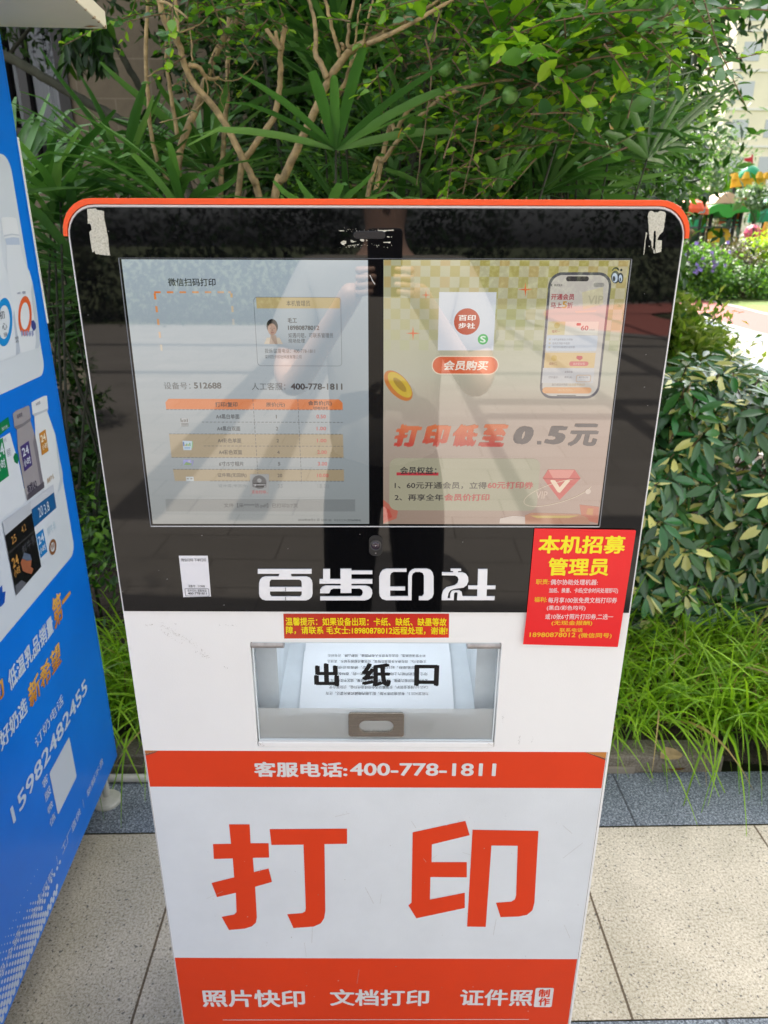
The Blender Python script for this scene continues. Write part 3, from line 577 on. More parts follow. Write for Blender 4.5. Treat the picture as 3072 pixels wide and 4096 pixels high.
# specks and scratches of wear, and one painted glint
wr = Sheet(KP, kmap(GL)); wr.zoom(0, 0, 1)
for k in range(46):
    x, y, r = random.uniform(330, 2600), random.uniform(860, 2420), random.uniform(1.0, 2.6)
    if 470 < x < 2530 and 1030 < y < 2110: continue
    wr.poly([(x - r, y - r * .5), (x + r, y - r), (x + r, y + r * .6), (x - r, y + r)], rgb(120, 120, 120), 1)
for a, c_ in (((1480, 1100), (1492, 1125)), ((1492, 1125), (1500, 1136))): wr.line(a, c_, .0007, rgb(205, 205, 205), 6)  # pale streak painted as a mirrored glint between the displays
def scr(zm, pth, n, sp, col, r0=.8, r1=2.6, L=1):
    wr2.zoom(*zm)
    for k in range(n):
        f = random.random() * (len(pth) - 1); i = int(f); f -= i
        x = pth[i][0] + (pth[i + 1][0] - pth[i][0]) * f + random.gauss(0, sp); y = pth[i][1] + (pth[i + 1][1] - pth[i][1]) * f + random.gauss(0, sp); r = random.uniform(r0, r1) * zm[2] / 2.2; an = random.uniform(.3, .9)
        wr2.poly([(x - r * 2, y - r * an), (x + r, y - r * .2), (x + r * 2.2, y + r * an), (x - r * .4, y + r * .3)], col, L)
wr.build('wear_marks', M_INK, kiosk)
wr2 = Sheet(KP, kmap(0))
zz = (550, 2400, 2.765)
scr(zz, [(250, 270), (400, 350), (480, 400), (640, 495), (790, 630)], 130, 13, rgb(150, 140, 126)); scr(zz, [(250, 330), (370, 410), (500, 485)], 30, 8, rgb(140, 128, 112)); scr(zz, [(80, 280), (170, 270)], 16, 4, rgb(120, 100, 80)); scr(zz, [(640, 565), (790, 640)], 26, 7, rgb(120, 108, 96)); scr(zz, [(890, 272), (1140, 285)], 16, 5, rgb(90, 84, 78)); scr(zz, [(960, 740), (1000, 755)], 7, 4, rgb(80, 76, 70)); scr(zz, [(400, 265), (440, 270)], 6, 4, rgb(110, 100, 90)); scr(zz, [(300, 320), (440, 380)], 40, 9, rgb(225, 225, 222))
zr = (2000, 2850, 3.318)
scr(zr, [(262, 310), (255, 380), (238, 450)], 26, 5, rgb(150, 148, 144)); scr(zr, [(38, 40), (36, 120)], 14, 5, rgb(150, 148, 144)); scr(zr, [(430, 330), (420, 420)], 12, 7, rgb(168, 166, 162)); scr((1990, 2620, 1), [(0, 60), (10, 240)], 16, 12, rgb(150, 148, 145), .6, 1.6)
wr2.build('wear_marks', M_INK, kiosk)

# ---- stickers
ZP = (2060, 2090, 3.318)
po = Sheet(KP, kmap(-.0046)); po.zoom(*ZP)
RED, YEL, WHT = rgb(233, 10, 22), rgb(245, 226, 20), rgb(238, 214, 214)
po.poly([(250, 60), (620, 64), (1100, 72), (1575, 80), (1590, 92), (1540, 420), (1470, 860), (1350, 1628), (1000, 1618), (500, 1603), (97, 1592), (150, 1150), (205, 560)], RED, 0)
poster = po.build('recruitment_poster', M_STICK, kiosk); poster['label'] = 'red recruitment poster with yellow and white lettering'
po = Sheet(KP, kmap(-.0046)); po.zoom(*ZP)
po.text('本机招募', 302, 155, 1450, 392, YEL, 1, .03); po.text('管理员', 428, 448, 1232, 684, YEL, 1, .03)
Y2 = rgb(240, 196, 30)
for tx, x0, y0, x1, y1, c in (('职责:', 267, 728, 445, 798, Y2), ('偶尔协助处理机器:', 460, 732, 1085, 806, WHT), ('加纸、换墨、卡纸(空余时间处理即可)', 440, 845, 1352, 921, WHT), ('福利:', 245, 964, 412, 1032, Y2), ('每月享100张免费文档打印券', 428, 970, 1340, 1045, WHT), ('(黑白/彩色均可)', 412, 1077, 922, 1147, WHT), ('或10张6寸照片打印券,二选一', 392, 1188, 1288, 1264, WHT), ('(无现金报酬)', 474, 1276, 1012, 1345, Y2), ('联系电话', 580, 1375, 885, 1428, Y2), ('18980878012', 185, 1434, 790, 1494, Y2), ('(微信同号)', 832, 1440, 1268, 1514, Y2)):
    po.text(tx, x0, y0, x1, y1, c, 1, .012)
po.build('lettering', M_STICK, poster)
ns = Sheet(KP, kmap(0)); ns.zoom(600, 2050, 1.106)
q = [ns.p(x) for x in ((590, 447), (1323, 447), (1322, 553), (594, 557))]
ns.add([ns.M(u, v, .0004) for u, v in q], [(3, 2, 1, 0)], [rgb(196, 60, 26), rgb(222, 56, 26), rgb(206, 40, 30), rgb(186, 44, 24)])
notice = ns.build('notice_strip', M_STICK, kiosk); ns = Sheet(KP, kmap(0)); ns.zoom(600, 2050, 1.106)
ns.text('温馨提示：如果设备出现：卡纸、缺纸、缺墨等故', 600, 464, 1312, 500, YEL, 3, .02); ns.text('障，请联系 毛女士:18980878012远程处理，谢谢!', 602, 503, 1316, 538, YEL, 3, .02)
ns.build('lettering', M_STICK, notice)
qs = Sheet(KP, kmap(GL)); qs.zoom(600, 2050, 1.106)
qs.poly([(130, 187), (258, 187), (272, 367), (150, 370)], rgb(226, 226, 232), 1); qst = qs.build('service_sticker', M_STICK, kiosk)
qs = Sheet(KP, kmap(GL)); qs.zoom(600, 2050, 1.106)
qs.text('微信扫码 下单打印', 141, 198, 250, 212, K0, 3); qs.text('设备号：512688', 172, 315, 245, 326, K0, 3); qs.ring(158, 331, 264, 365, .0005, K0, 3, .001); qs.text('百步印社 客服电话', 169, 335, 253, 346, K0, 3); qs.text('400-7781811', 171, 348, 254, 358, K0, 3, .01)
qs.build('lettering', M_STICK, qst)

# ---- big vinyl panel
OR_ = rgb(226, 60, 10); PAN = rgb(222, 226, 229)
vp = Sheet(KP, kmap(0)); zz = (550, 2950, .8732); vp.zoom(*zz)
L, R = vp.p((35, 110))[0], vp.p((1630, 110))[0]
z1, z2, z3 = vp.p((800, 48))[1], vp.p((800, 174))[1], vp.p((800, 771))[1]
vp.uvpoly([(L, z2), (R, z2), (R, z1 - .012), (R - .0285, z1), (L + .018, z1), (L, z1 - .007)], OR_, 1); vp.uvpoly([(L, z3), (R, z3), (R, z2), (L, z2)], PAN, 1); vp.uvpoly([(L, .075), (R, .075), (R, z3), (L, z3)], OR_, 1)
vp.uvpoly([(R, z1 - .0105), (R, z1), (R - .0285, z1)], rgb(200, 130, 60), .6); vp.uvpoly([(R, z1 - .0135), (R, z1 - .0105), (R - .0285, z1), (R - .030, z1)], rgb(128, 70, 44), 1.6)
vp.uvpoly([(L, z1), (L, z1 - .006), (L + .018, z1)], rgb(186, 112, 60), .6); vp.uvpoly([(L, z1 - .006), (L, z1 - .0085), (L + .014, z1 - .0036), (L + .018, z1)], rgb(140, 84, 66), 1.6)
panel = vp.build('vinyl_panel', M_VINYL, kiosk)
vp = Sheet(KP, kmap(0)); vp.zoom(*zz)
WH = rgb(226, 222, 220)
vp.text('客服电话:', 407, 84, 733, 137, WH, 3, .035); vp.text('400-778-1811', 742, 88, 1252, 133, WH, 3, .025)
for pg in ([(320, 302), (392, 302), (395, 368), (458, 368), (460, 418), (403, 419), (407, 469), (458, 456), (470, 503), (411, 520), (417, 625), (414, 645), (400, 658), (375, 666), (320, 671), (294, 625), (338, 617), (346, 608), (344, 541), (278, 556), (259, 507), (338, 487), (333, 421), (267, 423), (264, 371), (327, 370)],
           [(462, 319), (732, 317), (732, 370), (653, 371), (656, 605), (652, 630), (640, 648), (615, 659), (545, 664), (523, 616), (575, 612), (586, 606), (588, 594), (580, 373), (468, 374)],
           [(961, 330), (1145, 290), (1160, 340), (1028, 372), (1027, 434), (1150, 434), (1150, 487), (1023, 486), (1021, 565), (1143, 541), (1143, 594), (974, 630), (946, 585), (957, 575)],
           [(1170, 321), (1400, 325), (1386, 575), (1379, 602), (1360, 618), (1330, 624), (1268, 626), (1252, 576), (1305, 572), (1318, 564), (1322, 550), (1328, 377), (1236, 376), (1216, 660), (1151, 659)]): vp.poly(pg, OR_, 3)
vp.text('照片快印', 225, 880, 585, 940, WH, 3, .025); vp.text('文档打印', 672, 878, 1018, 936, WH, 3, .025); vp.text('证件照', 1127, 878, 1381, 936, WH, 3, .025)
vp.rect(1387, 873, 1450, 940, WH, 3, .003); vp.text('制', 1400, 877, 1440, 905, OR_, 4, .03); vp.text('作', 1400, 907, 1440, 935, OR_, 4, .03)
vp.line((298, 985), (1367, 983), .0011, WH, 3)
for uu_ in (L - .0012, R + .0012): vp.uvpoly([(uu_ - .0004, .05), (uu_ + .0004, .05), (uu_ + .0004, z1), (uu_ - .0004, z1)], rgb(150, 150, 150), .8)
vp.build('lettering', M_VINYL, panel)
wr2 = Sheet(KP, kmap(0))
for k_ in range(70):
    x_, y_, r_ = random.uniform(70, 1580), random.uniform(190, 990), random.uniform(.6, 2.2); wr2.zoom(550, 2950, .8732); wr2.poly([(x_ - r_, y_), (x_, y_ - r_ * .6), (x_ + r_, y_ + r_ * .2), (x_, y_ + r_ * .8)], rgb(*random.choice(((176, 172, 166), (150, 140, 126), (196, 196, 198)))), 3.6)
for k_ in range(16):
    x_, y_ = random.uniform(90, 1560), random.uniform(200, 930); wr2.line((x_, y_), (x_ + random.gauss(0, 26), y_ + random.uniform(8, 60)), .00035, rgb(*random.choice(((190, 186, 180), (176, 170, 164)))), 3.7)
scr((550, 2950, .8732), [(1284, 265), (1284, 285)], 12, 4, rgb(150, 150, 150), .8, 2, 3); scr((550, 2950, .8732), [(1412, 205), (1416, 210)], 6, 2, rgb(150, 150, 150), .6, 1.6, 3); scr((550, 2950, .8732), [(985, 808), (972, 825), (970, 860), (968, 885)], 26, 1, rgb(120, 44, 24), .6, 1.2, 4); scr((550, 2950, .8732), [(200, 660), (500, 710)], 12, 30, rgb(196, 198, 202), .5, 1.2, 3)
wr2.build('wear_marks', M_VINYL, panel)

# ---- paper outlet: flap, tray, handle
def kz(py): return KP(1507, py)[1]
b = MB()                                                        # inner frame and tray
add_plate(b, [rrect(hu0 - .012, hv0 - .012, hu1 + .012, hv1 + .02), rrect(-.1335, .853, .1335, .9738)], .004, -.030, kmap(0))
b.box(hu0 - .003, hu0, .016, .03, hv0, hv1); b.box(hu1, hu1 + .003, .016, .03, hv0, hv1)
for s in (-1, 1):
    q = [(s * .1335, .032, .853), (s * .123, .20, .950), (s * .133, .20, 1.02), (s * .1345, .032, .99)]
    b.add(q + [(x + s * .004, y, z) for x, y, z in q], [(0, 1, 2, 3), (7, 6, 5, 4), (0, 4, 5, 1), (3, 2, 6, 7)])
b.add([(-.134, .012, .8515), (.134, .012, .8515), (.134, .21, .9485), (-.134, .21, .9485)], [(0, 1, 2, 3)]); b.add([(-.14, .2, .94), (.14, .2, .94), (.14, .2, 1.03), (-.14, .2, 1.03)], [(0, 1, 2, 3)])
tray = b.build('paper_tray', mat('pale_tray_plastic', (.70, .74, .77), .45, var=.10, vs=14), kiosk)
t = NT('outlet_led'); t.b.inputs['Emission Color'].default_value = (.86, .93, 1, 1); t.b.inputs['Emission Strength'].default_value = 2.6
b = MB(); b.box(-.13, .13, .04, .052, .992, .996); b.build('led_strip', t.m, kiosk)
b = MB(); b.box(hu0 + .001, hu1 - .001, -.001, .02, hv0 + .0005, kz(2966) - .001); b.build('outlet_sill', M_WHITE, kiosk, bevel=.0012)
wr2 = Sheet(KP, kmap(0)); scr((950, 2500, 1.4946), [(120, 700), (165, 716)], 34, 7, rgb(120, 88, 62), .8, 2.4, 5); scr((950, 2500, 1.4946), [(1490, 706), (1540, 716)], 34, 7, rgb(140, 112, 86), .8, 2.4, 5); wr2.build('wear_marks', M_INK, kiosk)
t = NT('clear_acrylic'); g = t.n('BsdfGlossy'); g.inputs['Roughness'].default_value = .03; tr = t.n('BsdfTransparent'); tr.inputs[0].default_value = (.95, .975, .99, 1)
lw = t.n('LayerWeight'); lw.inputs[0].default_value = .2; mx = t.n('MixShader'); fr = t.n('Fresnel'); fr.inputs[0].default_value = 1.45
t.l(fr.outputs[0], mx.inputs[0]); t.l(tr.outputs[0], mx.inputs[1]); t.l(g.outputs[0], mx.inputs[2]); t.l(mx.outputs[0], t.out.inputs[0]); M_ACR = t.m
t = NT('frosted_film'); tr = t.n('BsdfTransparent'); d = t.n('BsdfDiffuse'); d.inputs[0].default_value = (.88, .88, .87, 1); tl = t.n('BsdfTranslucent'); tl.inputs[0].default_value = (.8, .8, .8, 1)
m1 = t.n('MixShader'); m1.inputs[0].default_value = .12; t.l(d.outputs[0], m1.inputs[1]); t.l(tl.outputs[0], m1.inputs[2])
m2 = t.n('MixShader'); m2.inputs[0].default_value = .80; t.l(tr.outputs[0], m2.inputs[1]); t.l(m1.outputs[0], m2.inputs[2]); t.l(m2.outputs[0], t.out.inputs[0]); M_FROST = t.m
b = MB(); b.add([(hu0 + .002, .0045, kz(2966)), (hu1 - .002, .0045, kz(2966)), (hu1 - .002, .0045, hv1 - .001), (hu0 + .002, .0045, hv1 - .001)], [(0, 1, 2, 3)])
flap = b.build('outlet_flap', M_ACR, kiosk)
b = MB(); E0, E1 = kz(2966), hv1 - .001
for q in ((hu0 + .002, hu0 + .0034, E0, E1), (hu1 - .0034, hu1 - .002, E0, E1), (hu0 + .0034, hu1 - .0034, E0, E0 + .0012), (hu0 + .0034, hu1 - .0034, E1 - .0014, E1)): b.box(q[0], q[1], .0018, .0043, q[2], q[3])
b.build('acrylic_edge', mat('acrylic_edge', (.72, .78, .80), .12), flap)  # flap edges, toned pale to imitate the highlight along the acrylic
b = MB(); b.add([(hu0 + .002, .0052, kz(2966)), (hu1 - .002, .0052, kz(2966)), (hu1 - .002, .0052, kz(2843)), (hu0 + .002, .0052, kz(2843))], [(0, 1, 2, 3)]); b.build('frosted_band', M_FROST, flap)
fl = Sheet(KP, kmap(.0045)); fl.zoom(950, 2500, 1.4946)
for ch, x0, y0, x1, y1 in (('出', 455, 239, 606, 378), ('纸', 742, 237, 918, 380), ('口', 1057, 248, 1206, 376)): fl.text(ch, x0, y0, x1, y1, rgb(18, 18, 20), 2, .04)
fl.build('lettering', M_STICK, flap)
t = NT('brushed_steel'); co = t.coord('Object', (3, 1, 260)); f = t.noise(co, 6, 4, .7); t.b.inputs['Metallic'].default_value = 1; t.l(t.ramp(f, [(.3, (.26, .235, .205)), (.7, (.50, .46, .41))]), t.b.inputs['Base Color']); t.b.inputs['Roughness'].default_value = .27; t.bump(f, .15, .0005); M_STEEL = t.m
for x0, x1 in ((1003, 1134), (1870, 2003)):
    u0, u1 = KP(x0, 2585)[0], KP(x1, 2585)[0]; b = MB(); zc = kz(2586)
    b.tube([(u0, .004, zc), (u1, .004, zc)], .0046, 14); b.box(u0, u1, .004, .012, zc - .005, zc + .0045); b.build('hinge', mat('zinc_hinge', (.46, .43, .42), .38, .85, var=.25, vs=60), flap)
def hz(q): return KP(950 + q[0] / 1.4946, 2500 + q[1] / 1.4946)
u0, v1 = hz((661, 528)); u1, v0 = hz((995, 672)); (a0, d1), (a1, d0) = hz((727, 576)), hz((932, 642))
b = MB(); add_plate(b, [rrect(u0, v0, u1, v1, .004, 5), rrect(a0, d0, a1, d1, .02, 9)], .003, -.002, kmap(0), .0007); hd_ = b.build('handle_plate', M_STEEL, flap)
b = MB(); rim = rrect(a0, d0, a1, d1, .02, 9); mc = ((a0 + a1) / 2, (d0 + d1) / 2); rows_ = []
for f, dy in ((1.02, .0015), (.97, .009), (.86, .015), (.6, .018), (.25, .019)): rows_.append([(mc[0] + (p[0] - mc[0]) * f, dy, mc[1] + (p[1] - mc[1]) * f) for p in rim])
n = len(rim); b.add([p for r_ in rows_ for p in r_], [(i * n + k, i * n + (k + 1) % n, (i + 1) * n + (k + 1) % n, (i + 1) * n + k) for i in range(4) for k in range(n)] + [tuple(4 * n + k for k in range(n))]); b.build('finger_cup', mat('polished_cup', (.86, .82, .76), .14, 1.0, var=.25, vs=240, bump=.9, bs=260, bd=.003), hd_, smooth=True)
b = MB(); (u0, v1), (u1, v0) = hz((1025, 592)), hz((1180, 642)); add_plate(b, [rrect(u0, v0, u1, v1, .003)], .004, -.0085, kmap(0)); b.build('magnet_catch', mat('grey_catch', (.03, .03, .035), .5), kiosk)

# ---- printed sheets lying in the outlet (they belong to the customer, not to the kiosk)
PO = Vector((KX, KY + .0145, .8560)); PU, PV = Vector((1, 0, 0)), Vector((0, .087, .0425)).normalized(); PN = PU.cross(PV)
PPf = plane_of(PO, PU, PV)
def pm(u, v, w): q = PU * u + PV * v + PN * w; return (q.x, q.y, q.z)
M_PAPER = ink('printer_paper', .8, .2)
def page(name, v0, v1, hw, lift, label):
    b = MB(); k = 8
    for i in range(k + 1):
        v = v0 + (v1 - v0) * i / k
        for j in range(7): u = -hw + 2 * hw * j / 6; b.v.append(pm(u, v, lift + .0012 * (abs(j - 3) / 3) ** 2))
    for i in range(k):
        for j in range(6): a = i * 7 + j; b.f.append((a, a + 1, a + 8, a + 7)); b.c.append((.84, .85, .87, 1)); b.m.append(0)
    o = b.build(name, M_PAPER, smooth=True); o.location = PO; tag(o, label, 'sheet of paper', 'sheets lying in the paper outlet'); return o
pg = page('printed_page', -.003, .093, .1055, .0015, 'white printed page lying in the outlet, upside-down text facing up')
page('printed_page', .05, .185, .1045, .0003, 'blank white sheet behind the printed page, coming down from the printer')
ps = Sheet(PPf, lambda u, v, w: pm(u, v, w + .0018)); ps.zoom(950, 2500, 1.4946)
for tx, x0, y0, x1, y1 in (('为乾崑ADS 5，有云端训练大脑，配上舱内隐藏式激光雷达，还有', 528, 404, 1142, 424), ('CAS5.0六维安全防护。云端算法还会持续迭代升级，识别率在优', 548, 366, 1140, 386), ('复杂障碍物的能力更强，可以识别到城区不规整、城区不慌张回车不', 535, 326, 1137, 346), ('限位，驾驶的能力上限会更高，体验是统一的，都标配', 600, 287, 1134, 306), ('智能座舱，8255芯片AI大模型，语音反应很快。', 568, 249, 1060, 267), ('主播提问6：现在绝大多数高阶智驾，优化重点都放在城市、高速这', 537, 213, 1128, 231), ('种平整铺装路面。但这台车很多人会跑国道、郊野山路、还有碎石', 540, 179, 1124, 196)):
    ps.text(tx, x0, y0, x1, y1, rgb(58, 58, 66), 1, 0, 0, None, 2, True)
ps.build('lettering', M_PAPER, pg)

# ------------------------------------------------------------------ blue milk vending machine
VO = Vector((-.7315, 1.585, 0)); VU = Vector((-.064, 1, 0)).normalized(); VN = VU.cross(Vector((0, 0, 1)))
VP = plane_of(VO, VU, (0, 0, 1)); VANG = math.atan2(VU.y, VU.x)
vend = tag(empty('vending_machine', VO, VANG), 'tall blue milk vending machine with bottle pictures and cream canopy', 'vending machine')
VZ0, VZ1 = .124, 1.829
t = NT('blue_enamel'); t.b.inputs['Base Color'].default_value = rgb(0, 92, 206); t.b.inputs['Roughness'].default_value = .3; t.b.inputs['Specular IOR Level'].default_value = .45
t.l(t.ramp(t.noise(t.coord(), 2.5, 6, .6), [(.3, rgb(0, 112, 216)), (.7, rgb(2, 124, 232))]), t.b.inputs['Base Color']); M_BLUE = t.m
b = MB(); b.box(-1.15, 0, 0, .72, VZ0, VZ1); b.build('cabinet', M_BLUE, vend, bevel=.004)
t = NT('cream_enamel'); co = t.coord(); f = t.noise(co, 26, 5, .7); g = t.noise(co, 3, 5, .6)
c = t.mixc(t.ramp(f, [(.66, (0, 0, 0)), (.74, (1, 1, 1))]), t.ramp(g, [(.3, (.66, .62, .50)), (.7, (.74, .71, .60))]), (.32, .16, .04, 1)); t.l(c, t.b.inputs['Base Color']); t.b.inputs['Roughness'].default_value = .45; M_CREAM = t.m
M_CREAM2 = mat('cream_paint', (.74, .67, .50), .45, var=.06, vs=3)
b = MB(); b.box(-1.2, .001, -.199, .74, VZ1 + .001, VZ1 + .030); can = b.build('canopy', M_CREAM2, vend, bevel=.002)
M_RUST = mat('rust_stain', (.34, .17, .045), .9, var=.5, vs=60)
b = MB()
def blotch(pts): b.add(pts, [tuple(range(len(pts)))])
x = -.60
while x < -.004:
    w = random.uniform(.004, .03); d = random.uniform(.0012, .0045); b.add([(x, -.1996, VZ1 + .0012), (x + w, -.1996, VZ1 + .0012), (x + w * .8, -.1996, VZ1 + .0012 + d), (x + w * .2, -.1996, VZ1 + .0012 + d * .8)], [(0, 1, 2, 3)])
    b.add([(x, -.1985, VZ1 + .0004), (x + w, -.1985, VZ1 + .0004), (x + w * .8, -.1985 + d * 2, VZ1 + .0004), (x + w * .2, -.1985 + d, VZ1 + .0004)], [(3, 2, 1, 0)]); x += w + random.uniform(.002, .04)
b.add([(-.02, -.19, VZ1 + .0003), (-.012, -.17, VZ1 + .0003), (-.016, -.160, VZ1 + .0003), (-.024, -.175, VZ1 + .0003)], [(0, 1, 2, 3)])
b.build('rust_marks', M_RUST, can)
za, zb = at(74, 546, 1.585).z, at(200, 1296, 1.585).z
b = MB(); b.box(.001, .0135, .002, .03, zb, za); b.build('door_strip', mat('white_door_strip', (.82, .81, .76), .4), vend, bevel=.002)
b = MB(); b.box(-1.1, -.03, .03, .70, VZ0 - .02, VZ0 - .001); b.build('base_frame', mat('dark_base', (.03, .03, .035), .6), vend)
for x, y in ((-.036, .033), (-1.05, .04), (-.036, .64), (-1.05, .64)):
    b = MB(); b.lathe([(.037, 0), (.037, .008), (.033, .014), (.020, .019), (.014, .022), (.010, .024), (.010, VZ0 - .02)], (x, y, 0), 28); b.build('levelling_foot', mat('ivory_foot', (.56, .54, .46), .5, var=.15, vs=30), vend, smooth=False)
M_VINK = ink('vending_print', .3, .4, .03)
def vm(u, v, w): return (u, -w, v)
def vnew(): s = Sheet(VP, vm); s.step = .0004; return s
def z3(s): return s.zoom(0, 800, 2.458)
def z4(s): return s.zoom(0, 1600, 2.458)
def z5(s): return s.zoom(0, 2400, 2.458)
def z6(s): return s.zoom(0, 3200, 2.37)
WB = rgb(214, 220, 228)
# white picture panels
v = z3(vnew()); a = v.p((160, 1380)); 
pr = v.p((433, 1560)); pb = v.p((150, 1815))
UR1 = v.p((434, 1640))[0]; ZB1 = v.p((390, 1735))[1]
v.uvpoly(rrect(-1.1, ZB1, UR1, ZB1 + .42, .03, 7), WB, 1)
z4(v); UR2 = v.p((716, 1380))[0]; ZB2 = v.p((660, 1590))[1]; ZT2 = v.p((590, 590))[1]
v.uvpoly(rrect(-1.1, ZB2, UR2, ZT2, .03, 7), WB, 1)
v.build('picture_panels', M_VINK, vend)
# upper pair of milk bottles
v = z3(vnew())
sh_ = rgb(176, 186, 204)
v.poly([(45, 355), (188, 355), (192, 430), (212, 520), (240, 620), (285, 700), (312, 800), (340, 950), (365, 1130), (385, 1330), (388, 1420), (370, 1455), (215, 1502), (195, 1490), (75, 1000), (62, 560), (60, 430)], rgb(226, 230, 236), 2)
v.poly([(312, 800), (340, 950), (365, 1130), (385, 1330), (388, 1420), (370, 1455), (340, 1462), (350, 1380), (330, 1150), (300, 900)], rgb(196, 204, 216), 2.5)
v.poly([(5, 180), (22, 168), (120, 170), (150, 180), (160, 210), (185, 345), (178, 365), (110, 362), (38, 378), (28, 350)], rgb(232, 234, 238), 3); v.poly([(30, 345), (110, 330), (184, 340), (184, 352), (110, 345), (32, 362)], rgb(198, 204, 214), 3.5); v.poly([(45, 380), (120, 366), (182, 372), (190, 440), (60, 440)], rgb(190, 202, 222), 2.6)
v.poly([(-178, 130), (-160, 112), (-30, 98), (-14, 110), (-4, 300), (-150, 330)], rgb(232, 234, 238), 4.2); v.poly([(-150, 330), (-4, 300), (4, 430), (14, 560), (30, 640), (62, 720), (90, 850), (130, 1080), (165, 1330), (190, 1480), (182, 1510), (120, 1540), (0, 1580), (-180, 1640), (-300, 1690), (-330, 1660), (-320, 1400), (-300, 1100), (-255, 800), (-190, 560), (-158, 440)], rgb(222, 227, 234), 4); v.poly([(130, 1080), (165, 1330), (190, 1480), (182, 1510), (150, 1525), (150, 1400), (120, 1150)], rgb(188, 196, 210), 4.4)
def ring(s, cx, cy, rx, ry, k, c, L, tilt=0.0, a0=0, a1=360):
    n = 40; an = np.radians(np.linspace(a0, a1, n)); 
    pts = [[(cx + q * rx * math.cos(w), cy + q * ry * math.sin(w) + tilt * q * rx * math.cos(w)) for w in an] for q in (1, k)]
    for i in range(n - 1): s.poly([pts[0][i], pts[0][i + 1], pts[1][i + 1], pts[1][i]], c, L)
ring(v, 240, 1140, 66, 196, .68, rgb(226, 100, 52), 3, -.15); v.poly([(302, 1190), (322, 1180), (345, 1215), (348, 1260), (325, 1290), (302, 1250)], rgb(60, 70, 140), 3.6)
for k in range(5): v.poly([(198 + k * 26, 1290 + (k % 2) * 14), (214 + k * 26, 1280), (222 + k * 26, 1325), (206 + k * 26, 1345)], rgb(150, 158, 196), 3.4)
v.text('天香园', 160, 905, 196, 925, rgb(70, 80, 130), 3.4); v.text('新希望', 212, 895, 244, 925, rgb(70, 80, 130), 3.4)
ring(v, 30, 1200, 82, 238, .7, rgb(20, 140, 214), 5, -.18); v.text('初', -18, 1090, 34, 1170, rgb(60, 66, 80), 5.4); v.text('心', 8, 1205, 58, 1275, rgb(60, 66, 80), 5.4); v.text('原味', 25, 1300, 62, 1345, rgb(60, 66, 80), 5.4); v.text('净含量', 135, 1340, 172, 1370, rgb(60, 66, 80), 5.4); v.text('260克', 140, 1375, 175, 1402, rgb(60, 66, 80), 5.4)
v.build('bottle_picture', M_VINK, vend)
# lower group: bottles and cartons
v = z4(vnew())
v.poly([(305, 25), (345, 0), (430, -40), (458, -42), (470, 90), (460, 110), (505, 240), (540, 340), (580, 560), (612, 720), (615, 790), (590, 880), (530, 945), (425, 880), (350, 480), (340, 250), (335, 160), (316, 140)], rgb(226, 229, 233), 2)
v.poly([(540, 340), (580, 560), (612, 720), (615, 790), (590, 880), (560, 915), (585, 780), (560, 560)], rgb(194, 202, 214), 2.4); v.poly([(316, 138), (400, 110), (468, 80), (464, 104), (400, 132), (335, 160)], rgb(190, 196, 206), 2.4)
v.text('新希望', 346, 18, 392, 50, rgb(90, 96, 110), 3)
v.poly([(120, 135), (150, 105), (270, 55), (284, 62), (298, 170), (292, 200), (330, 320), (355, 420), (400, 700), (430, 860), (260, 990), (215, 760), (170, 480), (160, 290), (135, 270)], rgb(158, 152, 156), 3); v.poly([(133, 262), (215, 230), (297, 172), (292, 205), (215, 262), (160, 292)], rgb(122, 118, 124), 3.4); v.poly([(330, 320), (355, 420), (400, 700), (430, 860), (400, 882), (360, 640), (320, 420)], rgb(128, 122, 130), 3.3)
v.poly([(262, 930), (425, 800), (430, 860), (262, 990)], rgb(84, 80, 90), 3.4); v.text('有机A2', 256, 800, 358, 905, rgb(52, 46, 72), 4, .03); v.text('新希望', 158, 130, 214, 175, rgb(92, 88, 100), 4)
v.poly([(190, 460), (275, 400), (310, 640), (232, 705)], rgb(72, 58, 118), 4); v.text('24', 205, 455, 274, 545, WB, 5, .02); v.text('小时', 218, 565, 294, 645, WB, 5, .02)
v.poly([(378, 330), (440, 288), (470, 500), (405, 545)], rgb(200, 136, 48), 4); v.text('24', 388, 332, 440, 410, rgb(244, 234, 214), 5, .02); v.text('小时', 402, 420, 460, 485, rgb(244, 234, 214), 5, .02); v.text('娟姗牛乳', 452, 745, 528, 800, rgb(170, 130, 60), 4)
v.poly([(-150, 330), (75, 165), (92, 260), (-150, 470)], rgb(10, 122, 74), 3); v.poly([(-150, 470), (92, 320), (130, 460), (185, 640), (255, 990), (40, 1150), (-150, 1250)], rgb(220, 224, 230), 2.6); v.poly([(-150, 480), (20, 370), (82, 745), (-20, 820), (-150, 900)], rgb(12, 128, 74), 3.2); v.text('24', -50, 430, 34, 560, WB, 4, .02); v.text('小时', -40, 585, 48, 690, WB, 4, .02); v.poly([(124, 560), (140, 520), (165, 530), (178, 580), (165, 630), (135, 610)], rgb(14, 118, 70), 3.4); v.text('鲜牛乳', 8, 252, 72, 292, WB, 4)
v.text('今天', 28, 372, 58, 420, rgb(130, 136, 150), 3.3); v.text('鲜奶', 60, 470, 100, 560, rgb(150, 156, 170), 3.3)
v.poly([(282, 1000), (515, 828), (525, 905), (300, 1075)], rgb(200, 204, 214), 5); v.poly([(300, 1075), (522, 905), (545, 1060), (325, 1255)], rgb(24, 92, 148), 5); v.poly([(325, 1255), (545, 1060), (608, 1400), (600, 1450), (395, 1605), (355, 1450)], rgb(214, 220, 228), 5); v.text('20', 365, 1040, 412, 1150, WB, 6); v.text('3.8', 420, 1005, 475, 1110, WB, 6)
